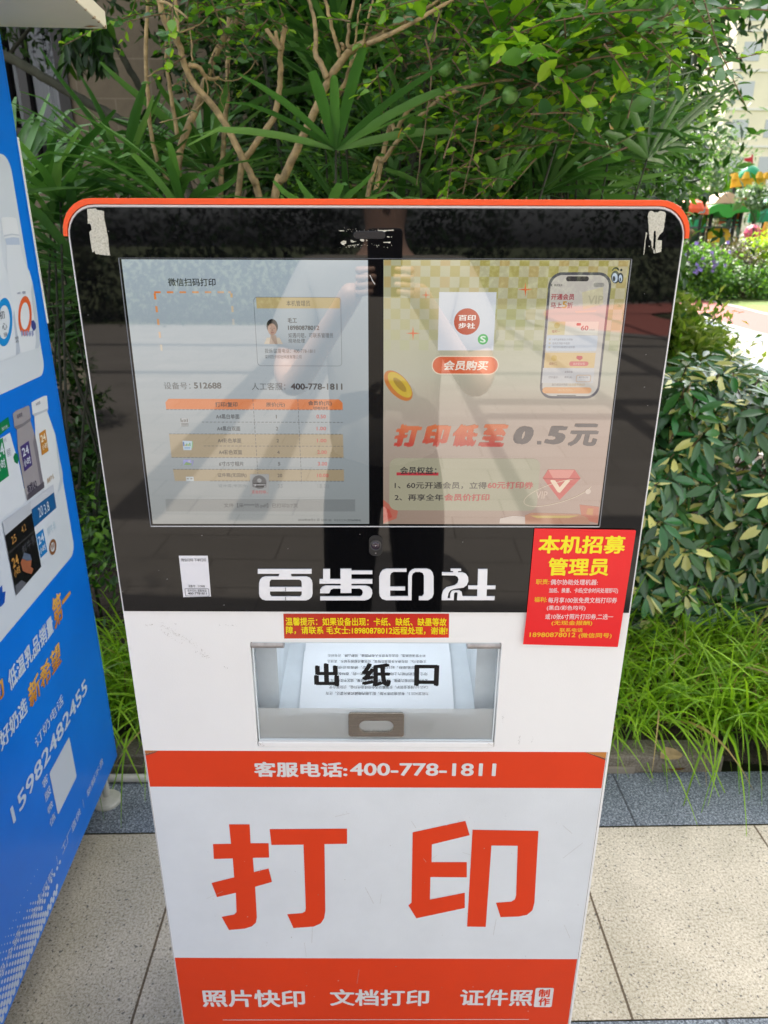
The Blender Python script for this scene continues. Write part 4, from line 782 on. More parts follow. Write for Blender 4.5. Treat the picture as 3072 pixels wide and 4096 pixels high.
v.poly([(342, 1325), (412, 1265), (455, 1490), (388, 1555)], rgb(24, 128, 198), 6); v.text('24', 356, 1320, 420, 1410, WB, 7, .02); v.text('小时', 370, 1430, 440, 1500, WB, 7, .02); v.text('鲜牛乳', 448, 1215, 545, 1310, rgb(180, 204, 216), 6); ring(v, 508, 1445, 36, 78, .6, rgb(140, 92, 52), 6, -.3); v.text('鲜', 488, 1405, 528, 1470, rgb(140, 92, 52), 6.4)
v.poly([(12, 1195), (290, 1000), (300, 1110), (38, 1335)], rgb(190, 194, 202), 5.4); v.poly([(38, 1335), (300, 1110), (395, 1640), (150, 1920)], rgb(20, 20, 23), 5.4); v.poly([(70, 1500), (328, 1275), (330, 1290), (72, 1518)], rgb(60, 58, 58), 5.8)
v.text('25', 96, 1325, 150, 1410, rgb(196, 144, 80), 6); v.text('4.2', 196, 1225, 246, 1300, rgb(196, 144, 80), 6); v.text('24', 102, 1530, 172, 1640, rgb(206, 150, 76), 6, .02); v.text('小时', 118, 1640, 190, 1730, rgb(206, 150, 76), 6, .02); v.text('鲜牛乳', 195, 1370, 350, 1470, rgb(84, 84, 90), 6)
v.poly([(190, 1600), (215, 1540), (250, 1580), (300, 1570), (290, 1640), (318, 1660), (300, 1710), (250, 1700), (212, 1680)], rgb(168, 100, 70), 6); v.poly([(205, 1560), (225, 1500), (285, 1520), (300, 1575), (250, 1580)], rgb(96, 108, 128), 6.4); v.poly([(135, 1830), (200, 1770), (250, 1800), (150, 1915)], rgb(96, 98, 106), 6)
v.poly([(-40, 1880), (15, 1820), (20, 1890), (48, 1880), (40, 1990), (5, 2030), (-40, 2040)], rgb(14, 80, 176), 3)
v.build('product_picture', M_VINK, vend)
# lettering
def proj(u, w):
    q = VO + VU * u + Vector((0, 0, w)); d = cam_o.matrix_world.inverted() @ q
    return 1536 + F_PX * d.x / -d.z, 2048 - F_PX * d.y / -d.z
v = vnew()
def vt(body, LB, LT, xr, col, bold=.02, slant=0, col2=None, L=2):
    u0, z0 = VP(*LB); _, z1 = VP(*LT); a, e = u0, u0 + 1.0
    for _ in range(40):
        m = (a + e) / 2
        if proj(m, z0)[0] < xr: a = m
        else: e = m
    v.uvtext(body, u0, z0, a, z1, col, L, bold, slant, col2)
GOLD, GOLD2, LB_ = rgb(196, 116, 36), rgb(240, 186, 96), rgb(206, 216, 232)
vt('第一', (218, 2522), (205, 2400), 292, GOLD, .03, .12, GOLD2); vt('低温乳品销量', (38, 2772), (26, 2690), 218, LB_, .03, .12); vt('新希望', (120, 2842), (106, 2748), 250, GOLD, .03, .12, GOLD2)
vt('好奶选', (4, 3010), (-4, 2930), 114, LB_, .03, .12); vt('动', (-34, 2850), (-40, 2750), 23, GOLD, .03, .1, GOLD2)
vt('订奶电话', (144, 2998), (136, 2956), 254, LB_, .005); vt('15982482455', (53, 3298), (36, 3240), 349, LB_, .02)
for ch, lb, lt, xr in (('客', (172, 3160), (167, 3125), 193), ('服', (182, 3212), (178, 3175), 204), ('微', (192, 3262), (188, 3232), 212), ('信', (201, 3313), (198, 3280), 222)): vt(ch, lb, lt, xr, LB_, .005)
vt('新鲜不贵', (350, 3193), (345, 3166), 413, LB_, 0); vt('工厂直供', (249, 3421), (241, 3396), 323, LB_, 0); vt('全天可取', (127, 3690), (120, 3662), 214, LB_, 0); vt('全程冷链', (-46, 4020), (-52, 3985), 84, LB_, 0)
for p0, p1 in (((335, 3230), (329, 3196)), ((231, 3460), (224, 3425)), ((104, 3742), (96, 3702))): v.line(p0, p1, .0012, LB_, 2)
c4 = [VP(*q) for q in ((277, 2950), (305, 3108), (229, 3262), (197, 3085))]
uu = (c4[0][0] + c4[1][0]) / 2, (c4[2][0] + c4[3][0]) / 2; zz_ = (c4[0][1] + c4[3][1]) / 2, (c4[1][1] + c4[2][1]) / 2
v.uvpoly(rrect(uu[1], zz_[1], uu[0], zz_[0], .005, 5), rgb(206, 212, 222), 2)
z0, z1 = VZ0 + .018, VP(110, 3560)[1]
rws = 15
for i in range(rws):
    zz_ = z1 + (z0 - z1) * i / (rws - 1); r = .0012 + .0052 * (i / (rws - 1)) ** 1.1
    for j in range(46):
        u = -1.0 + j * .0165 + (i % 2) * .00825
        if u > -.40 - .13 * abs(math.sin(i * .7)) - (.0 if i > 5 else .10): continue
        if any(abs(zz_ - zt) < .012 and u > ut for zt, ut in ((VP(84, 3960)[1], VP(40, 4000)[0]),)): continue
        v.uvpoly([(u + r * math.cos(w), zz_ + r * math.sin(w)) for w in np.linspace(0, 2 * math.pi, 12, endpoint=False)], LB_, 1.5)
for k in range(34): u0 = random.uniform(-.9, -.05); w = random.uniform(.004, .03); z_ = VZ0 + .0185 + random.gauss(0, .0006); v.uvpoly([(u0, z_), (u0 + w, z_), (u0 + w, z_ + .0007), (u0, z_ + .0006)], rgb(110, 140, 196), 1)
v.uvpoly([(-.0135, VZ0), (-.0128, VZ0), (-.0128, VZ1), (-.0135, VZ1)], rgb(0, 66, 140), 1)
for k in range(40): u0, z_, w = random.uniform(-.8, -.02), random.uniform(VZ0, VZ1), random.uniform(.0006, .002); v.uvpoly([(u0, z_), (u0 + w, z_ + w * .4), (u0 + w * .6, z_ + w), (u0 - w * .3, z_ + w * .7)], rgb(120, 156, 204), 1.2)
v.build('lettering', M_VINK, vend)
# white conduit lying on the strip between the two machines
a, c_ = gnd(440, 3112, .012), gnd(585, 3108, .012)
pipe = empty('conduit_pipe', (a.x, a.y, 0)); tag(pipe, 'white plastic pipe lying on the grey stone between the two machines', 'pipe')
b = MB(); L_p = 1.05; b.tube([(-.5, -.006, .0125), (.1, 0, .0125), (.55, .003, .0125)], .0115, 14); b.build('pipe', mat('ivory_pvc', (.62, .59, .52), .4, var=.15, vs=12), pipe, smooth=True)

# ------------------------------------------------------------------ planting behind the machines
M_GRASS = leafmat('grass_blades', None, .32, .42, .35, attr=True)
M_PALM = leafmat('palm_leaf', [(.030, .095, .022), (.062, .17, .038), (.115, .26, .07), (.19, .35, .12)], .28, .3, .6)
M_SCH = leafmat('glossy_leaf', None, .16, .22, .6, attr=True)
M_MYR = leafmat('myrtle_leaf', [(.030, .105, .016), (.055, .165, .020), (.11, .28, .024), (.24, .46, .028), (.40, .60, .035)], .42, .32, .5)  # tones brightened to imitate sun and sky light on the shoots
M_MYRG = leafmat('myrtle_leaf_blue', [(.045, .13, .045), (.075, .19, .060), (.12, .26, .075)], .3, .28, .6)
M_YEL = leafmat('autumn_leaf', [(.45, .30, .04), (.55, .40, .06), (.48, .22, .04)], .35, .5)
M_DARK = leafmat('dark_leaf', [(.006, .024, .004), (.013, .046, .007), (.030, .090, .012), (.065, .16, .018)], .28, .4, .45)  # tones lowered to stand in for deep shade between the crowns
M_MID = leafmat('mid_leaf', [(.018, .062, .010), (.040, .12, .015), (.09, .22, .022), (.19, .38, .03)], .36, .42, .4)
M_BARK = mat('pale_myrtle_bark', (.40, .275, .13), .7, var=.5, vs=38, bump=.3, bs=80, bd=.004)
M_BARK2 = mat('brown_bark', (.20, .13, .075), .8, var=.35, vs=18, bump=.4, bs=60, bd=.004)
M_BARKD = mat('mossy_bark', (.045, .045, .028), .9, var=.4, vs=14, bump=.5, bs=40, bd=.006)
def wig(pts, n=4, amp=.006):
    P = [Vector(p) for p in pts]; out = []
    for i in range(len(P) - 1):
        p0, p1, p2, p3 = P[max(i - 1, 0)], P[i], P[i + 1], P[min(i + 2, len(P) - 1)]
        for k in range(n):
            t = k / n; q = .5 * ((2 * p1) + (p2 - p0) * t + (2 * p0 - 5 * p1 + 4 * p2 - p3) * t * t + (-p0 + 3 * p1 - 3 * p2 + p3) * t ** 3)
            out.append(q + Vector((random.gauss(0, amp), random.gauss(0, amp), random.gauss(0, amp * .5))))
    return out + [P[-1]]
Z1 = lambda q: (q[0] / 1.0801, q[1] / 1.0801)
Z2 = lambda q: (1536 + q[0] / 1.0801, q[1] / 1.0801)
def limb(mb, pts, Z, Y0, Y1, r0, r1, n=9, amp=.003, down=None):
    P = [at(*Z(q), Y0 + (Y1 - Y0) * i / max(1, len(pts) - 1)) for i, q in enumerate(pts)]
    if down is not None:
        d = (P[-1] - P[-2]).normalized(); g = Vector((P[-1].x + d.x * .25 + down, P[-1].y + .03, .10)); dz = min(d.z, -.5); k_ = (P[-1].z - .10) / -dz; e_ = P[-1] + Vector((max(-.35, min(.35, d.x * k_)), max(-.1, min(.15, d.y * k_)), 0)); e_.z = .10; P.append(P[-1].lerp(e_, .45)); P.append(e_)
    W_ = wig(P, 5, amp * .3); k = len(W_); r0 *= .82; r1 *= .82
    mb.tube(W_, [r0 + (r1 - r0) * i / (k - 1) for i in range(k)], n); return W_
def sprays(mbs, base, n, Lt=(.12, .3), ls=(.035, .055), up=.3, pick=None, twig=None, fill=9):
    """leafy twigs: pairs of oval leaves along short shoots starting near the base points"""
    for i in range(n):
        p = Vector(base[random.randrange(len(base))]) + Vector([random.gauss(0, .05) for _ in range(3)])
        d = Vector((random.gauss(0, 1), random.gauss(0, .8), random.gauss(up, .7))).normalized(); L = random.uniform(*Lt)
        pts = [p + d * (L * t) + Vector((0, 0, -.10 * L * t * t)) for t in (0, .35, .7, 1)]
        if twig is not None: twig.tube(pts, [.0022, .0018, .0014, .0009], 5, cap=False)
        k = max(3, int(L / .026)); Pn, A, N = [], [], []; sd_ = d.cross(Vector((0, 0, 1))); sd_ = sd_.normalized() if sd_.length > .05 else Vector((1, 0, 0))
        for j in range(k):
            q = p + d * (L * (j + .6) / k) + Vector((0, 0, -.10 * L * (j / k) ** 2))
            for s in (-1, 1):
                Pn.append(q); A.append(d * .55 + sd_ * s + Vector([random.gauss(0, .25) for _ in range(3)])); N.append(Vector((0, -.25, 1)) + Vector([random.gauss(0, .45) for _ in range(3)]))
        m = mbs[(pick(i) if pick else 0)]; lz = np.random.default_rng(i).uniform(*ls, len(Pn)); lz *= np.linspace(1.0, .72, len(Pn))
        add_leaves(m, np.array(Pn), np.array(A), np.array(N), lz, lz * .62)
def pxcloud(n, x0, y0, x1, y1, Y0, Y1):
    return [at(random.uniform(x0, x1), random.uniform(y0, y1), random.uniform(Y0, Y1)) for _ in range(n)]

# crape myrtle beside the building: five thin stems
T1 = tag(empty('crape_myrtle', (-.50, 2.42, .09)), 'slim crape myrtle with thin reddish and tan stems behind the kiosk, nearer the building', 'tree', 'crape myrtles behind the kiosk')
def under(b, name, m, root, **k): o = b.build(name, m, root, **k); o.matrix_parent_inverse = Matrix.Translation(-root.location); return o
tw = MB(); tips1 = []
tr1 = MB()
limb(tr1, [(642, -90), (640, 0), (632, 130), (630, 250), (640, 430), (655, 590), (690, 720), (752, 862)], Z1, 2.30, 2.42, .006, .0085, down=.04)
limb(tr1, [(735, 30), (722, 180), (720, 270), (740, 420), (768, 600)], Z1, 2.36, 2.42, .0045, .008)
limb(tr1, [(1160, -80), (1100, 0), (1010, 100), (950, 200), (895, 330), (850, 460), (790, 610), (772, 690), (766, 862)], Z1, 2.55, 2.42, .011, .0155, down=.03)
limb(tr1, [(680, -60), (690, 10), (720, 110), (775, 195), (798, 285), (850, 380), (905, 440), (970, 530), (1050, 690), (1105, 800), (1122, 866)], Z1, 2.2, 2.30, .009, .0135, down=.10)
limb(tr1, [(990, 60), (985, 200), (985, 320), (975, 520), (963, 680), (955, 790)], Z1, 2.7, 2.62, .008, .012, down=-.02)
limb(tr1, [(770, 190), (765, 100), (760, 30), (752, -60)], Z1, 2.22, 2.25, .008, .005); limb(tr1, [(815, 282), (858, 290), (888, 330), (918, 342), (945, 335)], Z1, 2.22, 2.3, .0085, .005)
limb(tr1, [(780, 140), (830, 122), (870, 100), (905, 62)], Z1, 2.2, 2.3, .003, .0015); limb(tr1, [(885, 335), (900, 390), (870, 450), (800, 500), (690, 530)], Z1, 2.24, 2.3, .003, .0018); limb(tr1, [(830, 265), (826, 180), (818, 120)], Z1, 2.24, 2.3, .0028, .0018)
limb(tr1, [(690, 8), (720, 12), (770, 45), (810, 80)], Z1, 2.2, 2.15, .005, .003); limb(tr1, [(920, 345), (960, 390), (950, 430), (975, 470)], Z1, 2.3, 2.35, .002, .0012); limb(tr1, [(800, 340), (815, 440), (830, 480)], Z1, 2.25, 2.35, .002, .0012)
limb(tr1, [(930, 335), (1000, 350), (1060, 320), (1110, 260)], Z1, 2.3, 2.35, .0022, .0012); limb(tr1, [(640, 330), (700, 295), (760, 280)], Z1, 2.3, 2.4, .002, .001); limb(tr1, [(745, 370), (790, 345), (830, 300)], Z1, 2.36, 2.4, .002, .001)
under(tr1, 'trunk', M_BARK, T1, smooth=True)
lf = [MB(), MB()]
sprays(lf, pxcloud(40, 690, -30, 1010, 130, 2.15, 2.6), 52, (.08, .2), (.026, .042), .1, lambda i: i % 3 == 0, tw)
sprays(lf, pxcloud(16, 790, 180, 970, 260, 2.2, 2.4), 14, (.05, .12), (.024, .036), .1, lambda i: 1, tw); sprays(lf, pxcloud(10, 1040, 60, 1200, 30, 2.3, 2.5), 8, (.06, .16), (.028, .044), .1, lambda i: 0, tw)
sprays(lf, pxcloud(60, 600, -560, 1300, -80, 2.1, 2.9), 60, (.1, .28), (.03, .05), .2, lambda i: i % 2, tw)
for m, mm in zip(lf, (M_MYR, M_MYRG)): under(m, 'foliage', mm, T1, smooth=True)
under(tw, 'twigs', M_BARK2, T1)

T2 = tag(empty('crape_myrtle', (.02, 2.35, .09)), 'leafy crape myrtle with thick forked tan stem and round leaves behind the kiosk centre', 'tree', 'crape myrtles behind the kiosk')
tr = MB(); tw = MB(); lf = [MB(), MB(), MB()]
limb(tr, [(1820, 30), (1720, 110), (1660, 145), (1590, 185), (1520, 215), (1430, 330), (1380, 440), (1330, 545), (1280, 650), (1225, 770), (1185, 872)], Z1, 2.05, 2.30, .009, .0165, down=-.06)
limb(tr, [(1412, 335), (1385, 275), (1362, 230), (1366, 160), (1352, 60), (1320, -40)], Z1, 2.16, 2.2, .0105, .005); limb(tr, [(1470, 245), (1455, 200), (1440, 140), (1415, 40), (1400, -40)], Z1, 2.13, 2.1, .007, .0045)
limb(tr, [(1520, 205), (1502, 190), (1510, 90), (1535, -20)], Z1, 2.12, 2.1, .007, .004); limb(tr, [(1560, 225), (1520, 270), (1500, 335), (1440, 450), (1395, 530)], Z1, 2.1, 2.26, .0075, .0085); limb(tr, [(1565, 195), (1590, 90), (1612, 0)], Z1, 2.1, 2.1, .0045, .003); limb(tr, [(1535, 190), (1545, 90), (1558, 20)], Z1, 2.1, 2.05, .0035, .002)
limb(tr, [(1480, 215), (1485, 200), (1475, 188)], Z1, 2.13, 2.12, .006, .005)
limb(tr, [(560, 345), (480, 350), (400, 365), (330, 388), (270, 412), (190, 470), (100, 560), (0, 690), (-60, 800)], Z2, 1.95, 2.22, .004, .009, down=.0); limb(tr, [(255, 420), (190, 430), (105, 478), (50, 570), (0, 645)], Z2, 2.1, 2.3, .0045, .0105, down=-.05)
limb(tr, [(330, -20), (240, 30), (120, 100), (0, 160), (-70, 190)], Z2, 1.95, 2.05, .004, .0075); limb(tr, [(290, -60), (230, 5), (110, 75), (0, 132)], Z2, 2.0, 2.08, .004, .0055)
limb(tr, [(1232, 110), (1215, 210), (1212, 300), (1208, 390), (1185, 500), (1120, 600), (1060, 690), (1035, 780)], Z1, 2.2, 2.35, .008, .0125, down=.02); limb(tr, [(1150, 125), (1180, 170), (1213, 212)], Z1, 2.2, 2.2, .007, .0075); limb(tr, [(1192, 140), (1200, 190), (1212, 215)], Z1, 2.22, 2.2, .006, .006)
for q in ([(960, 0), (1000, 40), (1090, 110), (1160, 150), (1215, 175)], [(965, 10), (970, 60), (975, 110), (1010, 220), (1050, 290), (1090, 365)], [(1250, 0), (1290, 45), (1330, 80)], [(400, 70), (360, 130), (310, 220), (260, 280)], [(500, 200), (530, 90), (525, 60)], [(215, 180), (235, 60), (245, -20)], [(180, 170), (205, 330), (175, 560), (140, 800)], [(440, 370), (415, 470), (385, 640), (340, 840)], [(700, 215), (740, 190), (770, 150)]):
    limb(tw, q, Z2, 1.95, 2.05, .0028, .0013, 6)
under(tr, 'trunk', M_BARK, T2, smooth=True)
# leafy shoots hanging over the top of the picture
sprays(lf, pxcloud(60, 1900, -20, 2750, 240, 1.75, 2.5), 100, (.10, .26), (.042, .070), .15, lambda i: 0 if i % 3 else 1, tw)
sprays(lf, pxcloud(60, 2030, 150, 2520, 480, 1.8, 2.6), 84, (.08, .22), (.038, .064), .0, lambda i: 1 if i % 2 else 0, tw)
sprays(lf, pxcloud(50, 1540, -20, 1960, 330, 2.0, 2.7), 80, (.08, .22), (.026, .042), .1, lambda i: 0 if i % 2 else 1, tw)
sprays(lf, pxcloud(30, 1880, 260, 2350, 560, 2.2, 2.9), 52, (.08, .2), (.030, .044), .0, lambda i: 1 if i % 3 else 0, tw)
sprays(lf, pxcloud(18, 1740, 560, 2000, 820, 2.0, 2.4), 30, (.08, .2), (.026, .040), .3, lambda i: 0, tw)
sprays(lf, pxcloud(90, 1400, -640, 2700, -80, 1.8, 3.0), 90, (.14, .3), (.035, .056), .2, lambda i: i % 2, tw)
Yp = np.array(pxcloud(13, 1560, 180, 2480, 520, 2.0, 2.6)); add_leaves(lf[2], Yp, RNG.normal(size=(13, 3)) + [0, 0, -.8], rndv(13), RNG.uniform(.026, .038, 13), .02)
for m, mm in zip(lf, (M_MYR, M_MYRG, M_YEL)): under(m, 'foliage', mm, T2, smooth=True)
under(tw, 'twigs', M_BARK2, T2)
M_POD = mat('green_seed_pod', (.12, .25, .05), .45, var=.3, vs=30)
for x, y in ((1985, 225), (1935, 250), (1900, 300), (1880, 280), (2040, 380), (2275, 430), (2388, 280), (1780, 275)):
    c = at(x, y, random.uniform(1.9, 2.2)); r = random.uniform(.015, .021); n = 10
    fr = MB(); fr.lathe([(r * math.sin(math.pi * i / 8) + .0004, -r * math.cos(math.pi * i / 8)) for i in range(9)], c, 12); under(fr, 'seed_pod', M_POD, T2, smooth=True)

# lady palms: upright canes carrying fans of long pleated fingers
def palm(x, y, fans, label, mat_=None, h0=.9, spread=.35, seed=0, fl=.42, lo=.62, steep=.1):
    random.seed(seed); rt = tag(empty('lady_palm', (x, y, .09)), label, 'palm', 'lady palms behind the kiosk'); st = MB(); lv = MB()
    for k in range(fans):
        a = random.uniform(0, 2 * math.pi); r = random.uniform(.05, spread); tip = Vector((r * math.cos(a), r * math.sin(a) * .8, h0 * random.uniform(lo, 1.12)))
        base = Vector((random.gauss(0, .05), random.gauss(0, .05), 0)); st.tube([base, base.lerp(tip, .5) + Vector((0, 0, .08)), tip], [.006, .005, .003], 6)
        hd = Vector((math.cos(a), math.sin(a) - .35, random.uniform(steep, steep + .8))).normalized(); sdv = hd.cross(Vector((0, 0, 1))).normalized(); upv = sdv.cross(hd)
        n = random.randint(10, 15); P = np.repeat([tip], n, 0); D = []
        for j in range(n):
            w = rad(-95 + 190 * j / (n - 1)) + random.gauss(0, .06); D.append(hd * math.cos(w) + sdv * math.sin(w) + upv * (.10 + .25 * random.random()))
        D = np.array(D); L = RNG.uniform(.75, 1.05, n) * fl; Nn = np.repeat([upv + hd * .2], n, 0) + RNG.normal(size=(n, 3)) * .18
        kk = 5; A = unit(D); N = unit(Nn - A * (Nn * A).sum(1, keepdims=True)); B = np.cross(N, A); wd = RNG.uniform(.017, .030, n)
        V = np.zeros((n, kk + 1, 3, 3))
        for i in range(kk + 1):
            q = i / kk; c = P + A * (L * q)[:, None]; c[:, 2] -= RNG.uniform(.10, .26, n) * L * q ** 2.2 if i == kk else .16 * L * q ** 2.2
            w = wd * min(1, .35 + 3 * q) * (1 - max(0, q - .55) ** 1.6 * 2.6) / 2; w = np.maximum(w, .001)
            V[:, i, 0] = c - B * w[:, None]; V[:, i, 1] = c - N * (w * .28)[:, None]; V[:, i, 2] = c + B * w[:, None]
        F = []; b_ = (np.arange(n) * (kk + 1) * 3)[:, None]
        for i in range(kk):
            for s in (0, 1): F.append(b_ + np.array([[3 * i + s, 3 * i + s + 1, 3 * i + s + 4, 3 * i + s + 3]]))
        lv.np_add(V.reshape(-1, 3), np.stack(F, 1).reshape(-1, 4))
    st.build('stem', M_BARKD, rt, smooth=True); lv.build('frond', mat_ or M_PALM, rt, smooth=True)
palm(-1.16, 2.35, 16, 'low lady palm peeping between the blue machine and the kiosk', None, 1.45, .45, 3)
palm(-.62, 2.75, 18, 'lady palm with pale tips in front of the beige building wall', None, 1.55, .42, 5, .46)
palm(-.10, 2.85, 20, 'tall lady palm behind the forked tan stem', None, 2.0, .42, 8, .50)
palm(.22, 2.55, 14, 'lady palm with broad dark fans just above the kiosk trim', None, 1.58, .40, 11, .46)
palm(.62, 3.3, 12, 'lady palm among the dark shrubs at the kiosk centre', None, 1.75, .4, 14)
palm(-.25, 2.3, 10, 'short lady palm at the foot of the thin stems', None, 1.45, .4, 18)
palm(.76, 3.0, 16, 'lady palm with long shining blades beside the play tower view', None, 1.62, .26, 21, .46, .9, .9)
palm(.74, 3.25, 11, 'smaller lady palm leaning over the far lawn view', None, 1.60, .30, 25, .46, .85)

# general trees: trunk, limbs and a crown of leaf clumps
def tree(name, label, group, base, h, crown, clumps, per, ls, m, bark, tr_r=.06, lean=(0, 0), seed=1, aspect=.42, tm=SMALL, cat='tree', spreadk=.16, up=.35):
    random.seed(seed); rg = np.random.default_rng(seed); rt = tag(empty(name, base), label, cat, group); tk = MB()
    cx, cy, cz, rx, ry, rz = crown; top = Vector((lean[0], lean[1], h))
    if tr_r: tk.tube(wig([(0, 0, -.05), top * .3 + Vector((random.gauss(0, .05), random.gauss(0, .05), 0)), top * .65, top], 4, .012), list(np.linspace(tr_r, tr_r * .35, 13)), 9)
    C = unit(rg.normal(size=(clumps, 3))) * (rg.uniform(.35, 1, (clumps, 1)) ** .5) * [rx, ry, rz] + [cx, cy, cz]; C[:, 2] = np.maximum(C[:, 2], .06)
    if tr_r:
        for q in C[:: max(1, clumps // 14)]:
            s_ = top * random.uniform(.4, .9); tk.tube([s_, s_.lerp(Vector(q), .5) + Vector((0, 0, .05)), Vector(q)], [tr_r * .32, tr_r * .2, tr_r * .07], 6)
        tk.build('trunk', bark, rt, smooth=True)
    n = clumps * per; P = np.repeat(C, per, 0) + np.clip(rg.normal(size=(n, 3)), -1.7, 1.7) * (spreadk * min(rx, rz) * rg.uniform(.6, 1.5, (clumps, 1)).repeat(per, 0)); P[:, 2] = np.maximum(P[:, 2], .02)
    out = unit(P - np.array([cx, cy, cz])); A = out * .6 + rg.normal(size=(n, 3)) * .7 + [0, 0, -.25]; N = out * .4 + [0, -.1, up + .5] + rg.normal(size=(n, 3)) * .5
    L = rg.uniform(*ls, n); lv = MB(); add_leaves(lv, P, A, N, L, L * aspect * rg.uniform(.85, 1.2, n), tm); lv.build('crown' if tr_r else 'foliage', m, rt, smooth=True); return rt
G1 = 'shade trees behind the kiosk'
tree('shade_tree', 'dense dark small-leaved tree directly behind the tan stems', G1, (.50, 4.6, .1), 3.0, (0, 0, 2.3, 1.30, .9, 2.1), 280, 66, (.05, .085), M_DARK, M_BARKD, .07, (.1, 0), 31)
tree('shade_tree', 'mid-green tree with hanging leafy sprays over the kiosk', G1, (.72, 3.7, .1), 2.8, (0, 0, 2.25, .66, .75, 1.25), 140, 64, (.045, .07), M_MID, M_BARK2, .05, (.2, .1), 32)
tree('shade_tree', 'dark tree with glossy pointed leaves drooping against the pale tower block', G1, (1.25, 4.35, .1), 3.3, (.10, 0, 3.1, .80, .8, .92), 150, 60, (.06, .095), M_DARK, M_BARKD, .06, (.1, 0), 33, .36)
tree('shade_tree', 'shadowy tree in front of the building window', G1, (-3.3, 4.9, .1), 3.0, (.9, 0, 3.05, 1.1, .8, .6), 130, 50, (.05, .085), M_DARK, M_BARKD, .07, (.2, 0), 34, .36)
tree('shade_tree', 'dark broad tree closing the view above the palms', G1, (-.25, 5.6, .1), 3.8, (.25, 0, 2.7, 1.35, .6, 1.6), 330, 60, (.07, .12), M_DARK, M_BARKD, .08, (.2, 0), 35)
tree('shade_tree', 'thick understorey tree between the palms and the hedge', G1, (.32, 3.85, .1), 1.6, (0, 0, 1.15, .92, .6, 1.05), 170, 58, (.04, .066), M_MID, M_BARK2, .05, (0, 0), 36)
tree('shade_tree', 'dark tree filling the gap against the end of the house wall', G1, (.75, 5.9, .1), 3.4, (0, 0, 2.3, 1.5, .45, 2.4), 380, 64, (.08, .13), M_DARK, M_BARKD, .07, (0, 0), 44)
tree('shade_tree', 'unseen tall tree added to shade the machines, its crown above the picture', G1, (-2.1, 3.5, .1), 3.4, (.5, 0, 4.0, 1.5, 1.2, 1.0), 130, 46, (.06, .1), M_MID, M_BARKD, .08, (.1, .1), 37)  # added out of view to keep sun off the machines
tree('shade_tree', 'tall tree added so that its unseen high crown shades the kiosk', G1, (.15, 3.6, .1), 3.6, (0, -.2, 3.85, 1.5, 1.0, .8), 140, 46, (.06, .1), M_MID, M_BARKD, .07, (0, -.2), 38)  # extra crown above the view, put in to shade the kiosk
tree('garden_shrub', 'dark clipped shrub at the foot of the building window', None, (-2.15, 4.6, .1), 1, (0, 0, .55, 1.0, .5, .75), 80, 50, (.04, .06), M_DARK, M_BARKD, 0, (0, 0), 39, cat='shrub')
tree('garden_shrub', 'dark shrub filling the corner behind the low palm by the blue machine', None, (-1.35, 3.1, .1), 1, (0, 0, .62, .5, .35, .62), 90, 60, (.05, .08), M_DARK, M_BARKD, 0, (0, 0), 45, .36, cat='shrub')
palm(-1.0, 2.6, 14, 'lady palm with wide blades reaching past the corner of the orange trim', None, 1.42, .40, 46, .46)
tree('garden_shrub', 'fresh green shrub in the gap between the blue machine and the kiosk', None, (-.84, 2.35, .1), 1, (0, 0, .42, .34, .26, .34), 46, 44, (.026, .042), M_MID, M_BARKD, 0, (0, 0), 40, .5, cat='shrub')
tree('garden_shrub', 'pale sunlit clipped shrub with yellowish leaves behind the variegated hedge', None, (1.80, 4.45, 0), 1, (0, 0, .60, .36, .36, .50), 190, 64, (.045, .07), leafmat('pale_shrub_leaf', [(.06, .13, .014), (.12, .21, .025), (.20, .28, .05), (.30, .34, .10)], .5, .6, .15), M_BARKD, 0, (0, 0), 41, .5, cat='shrub', spreadk=.2)
# leaning dark boughs of old trees by the wall
for k, (pts, y0, y1, r0, r1, lab) in enumerate((([(-60, 215), (30, 245), (150, 310), (300, 400), (450, 480), (560, 540), (660, 590), (760, 615)], 4.3, 4.0, .030, .022, 'long dark mossy bough slanting across the building wall'), ([(420, 60), (470, 140), (540, 260), (600, 370), (650, 470), (690, 560), (700, 700)], 4.8, 4.6, .022, .028, 'dark leaning trunk against the beige wall'))):
    P0 = at(*Z1(pts[-1]), y1); rt = tag(empty('leaning_trunk', (P0.x, P0.y, 0)), lab, 'tree trunk'); b = MB(); limb(b, pts, Z1, y0, y1, r0, r1, 10, .008, down=.05); under(b, 'trunk', M_BARKD, rt, smooth=True)
    lv = MB(); P = np.array(pxcloud(150, 250, 60, 430, 250, 4.2, 4.5) if k == 0 else pxcloud(110, 560, 430, 640, 700, 4.5, 4.7)); add_leaves(lv, P, RNG.normal(size=P.shape) * .5 + [0, 0, -1], RNG.normal(size=P.shape) + [0, -1, .5], RNG.uniform(.09, .13, len(P)), .036); under(lv, 'foliage', M_DARK, rt, smooth=True)
random.seed(99)
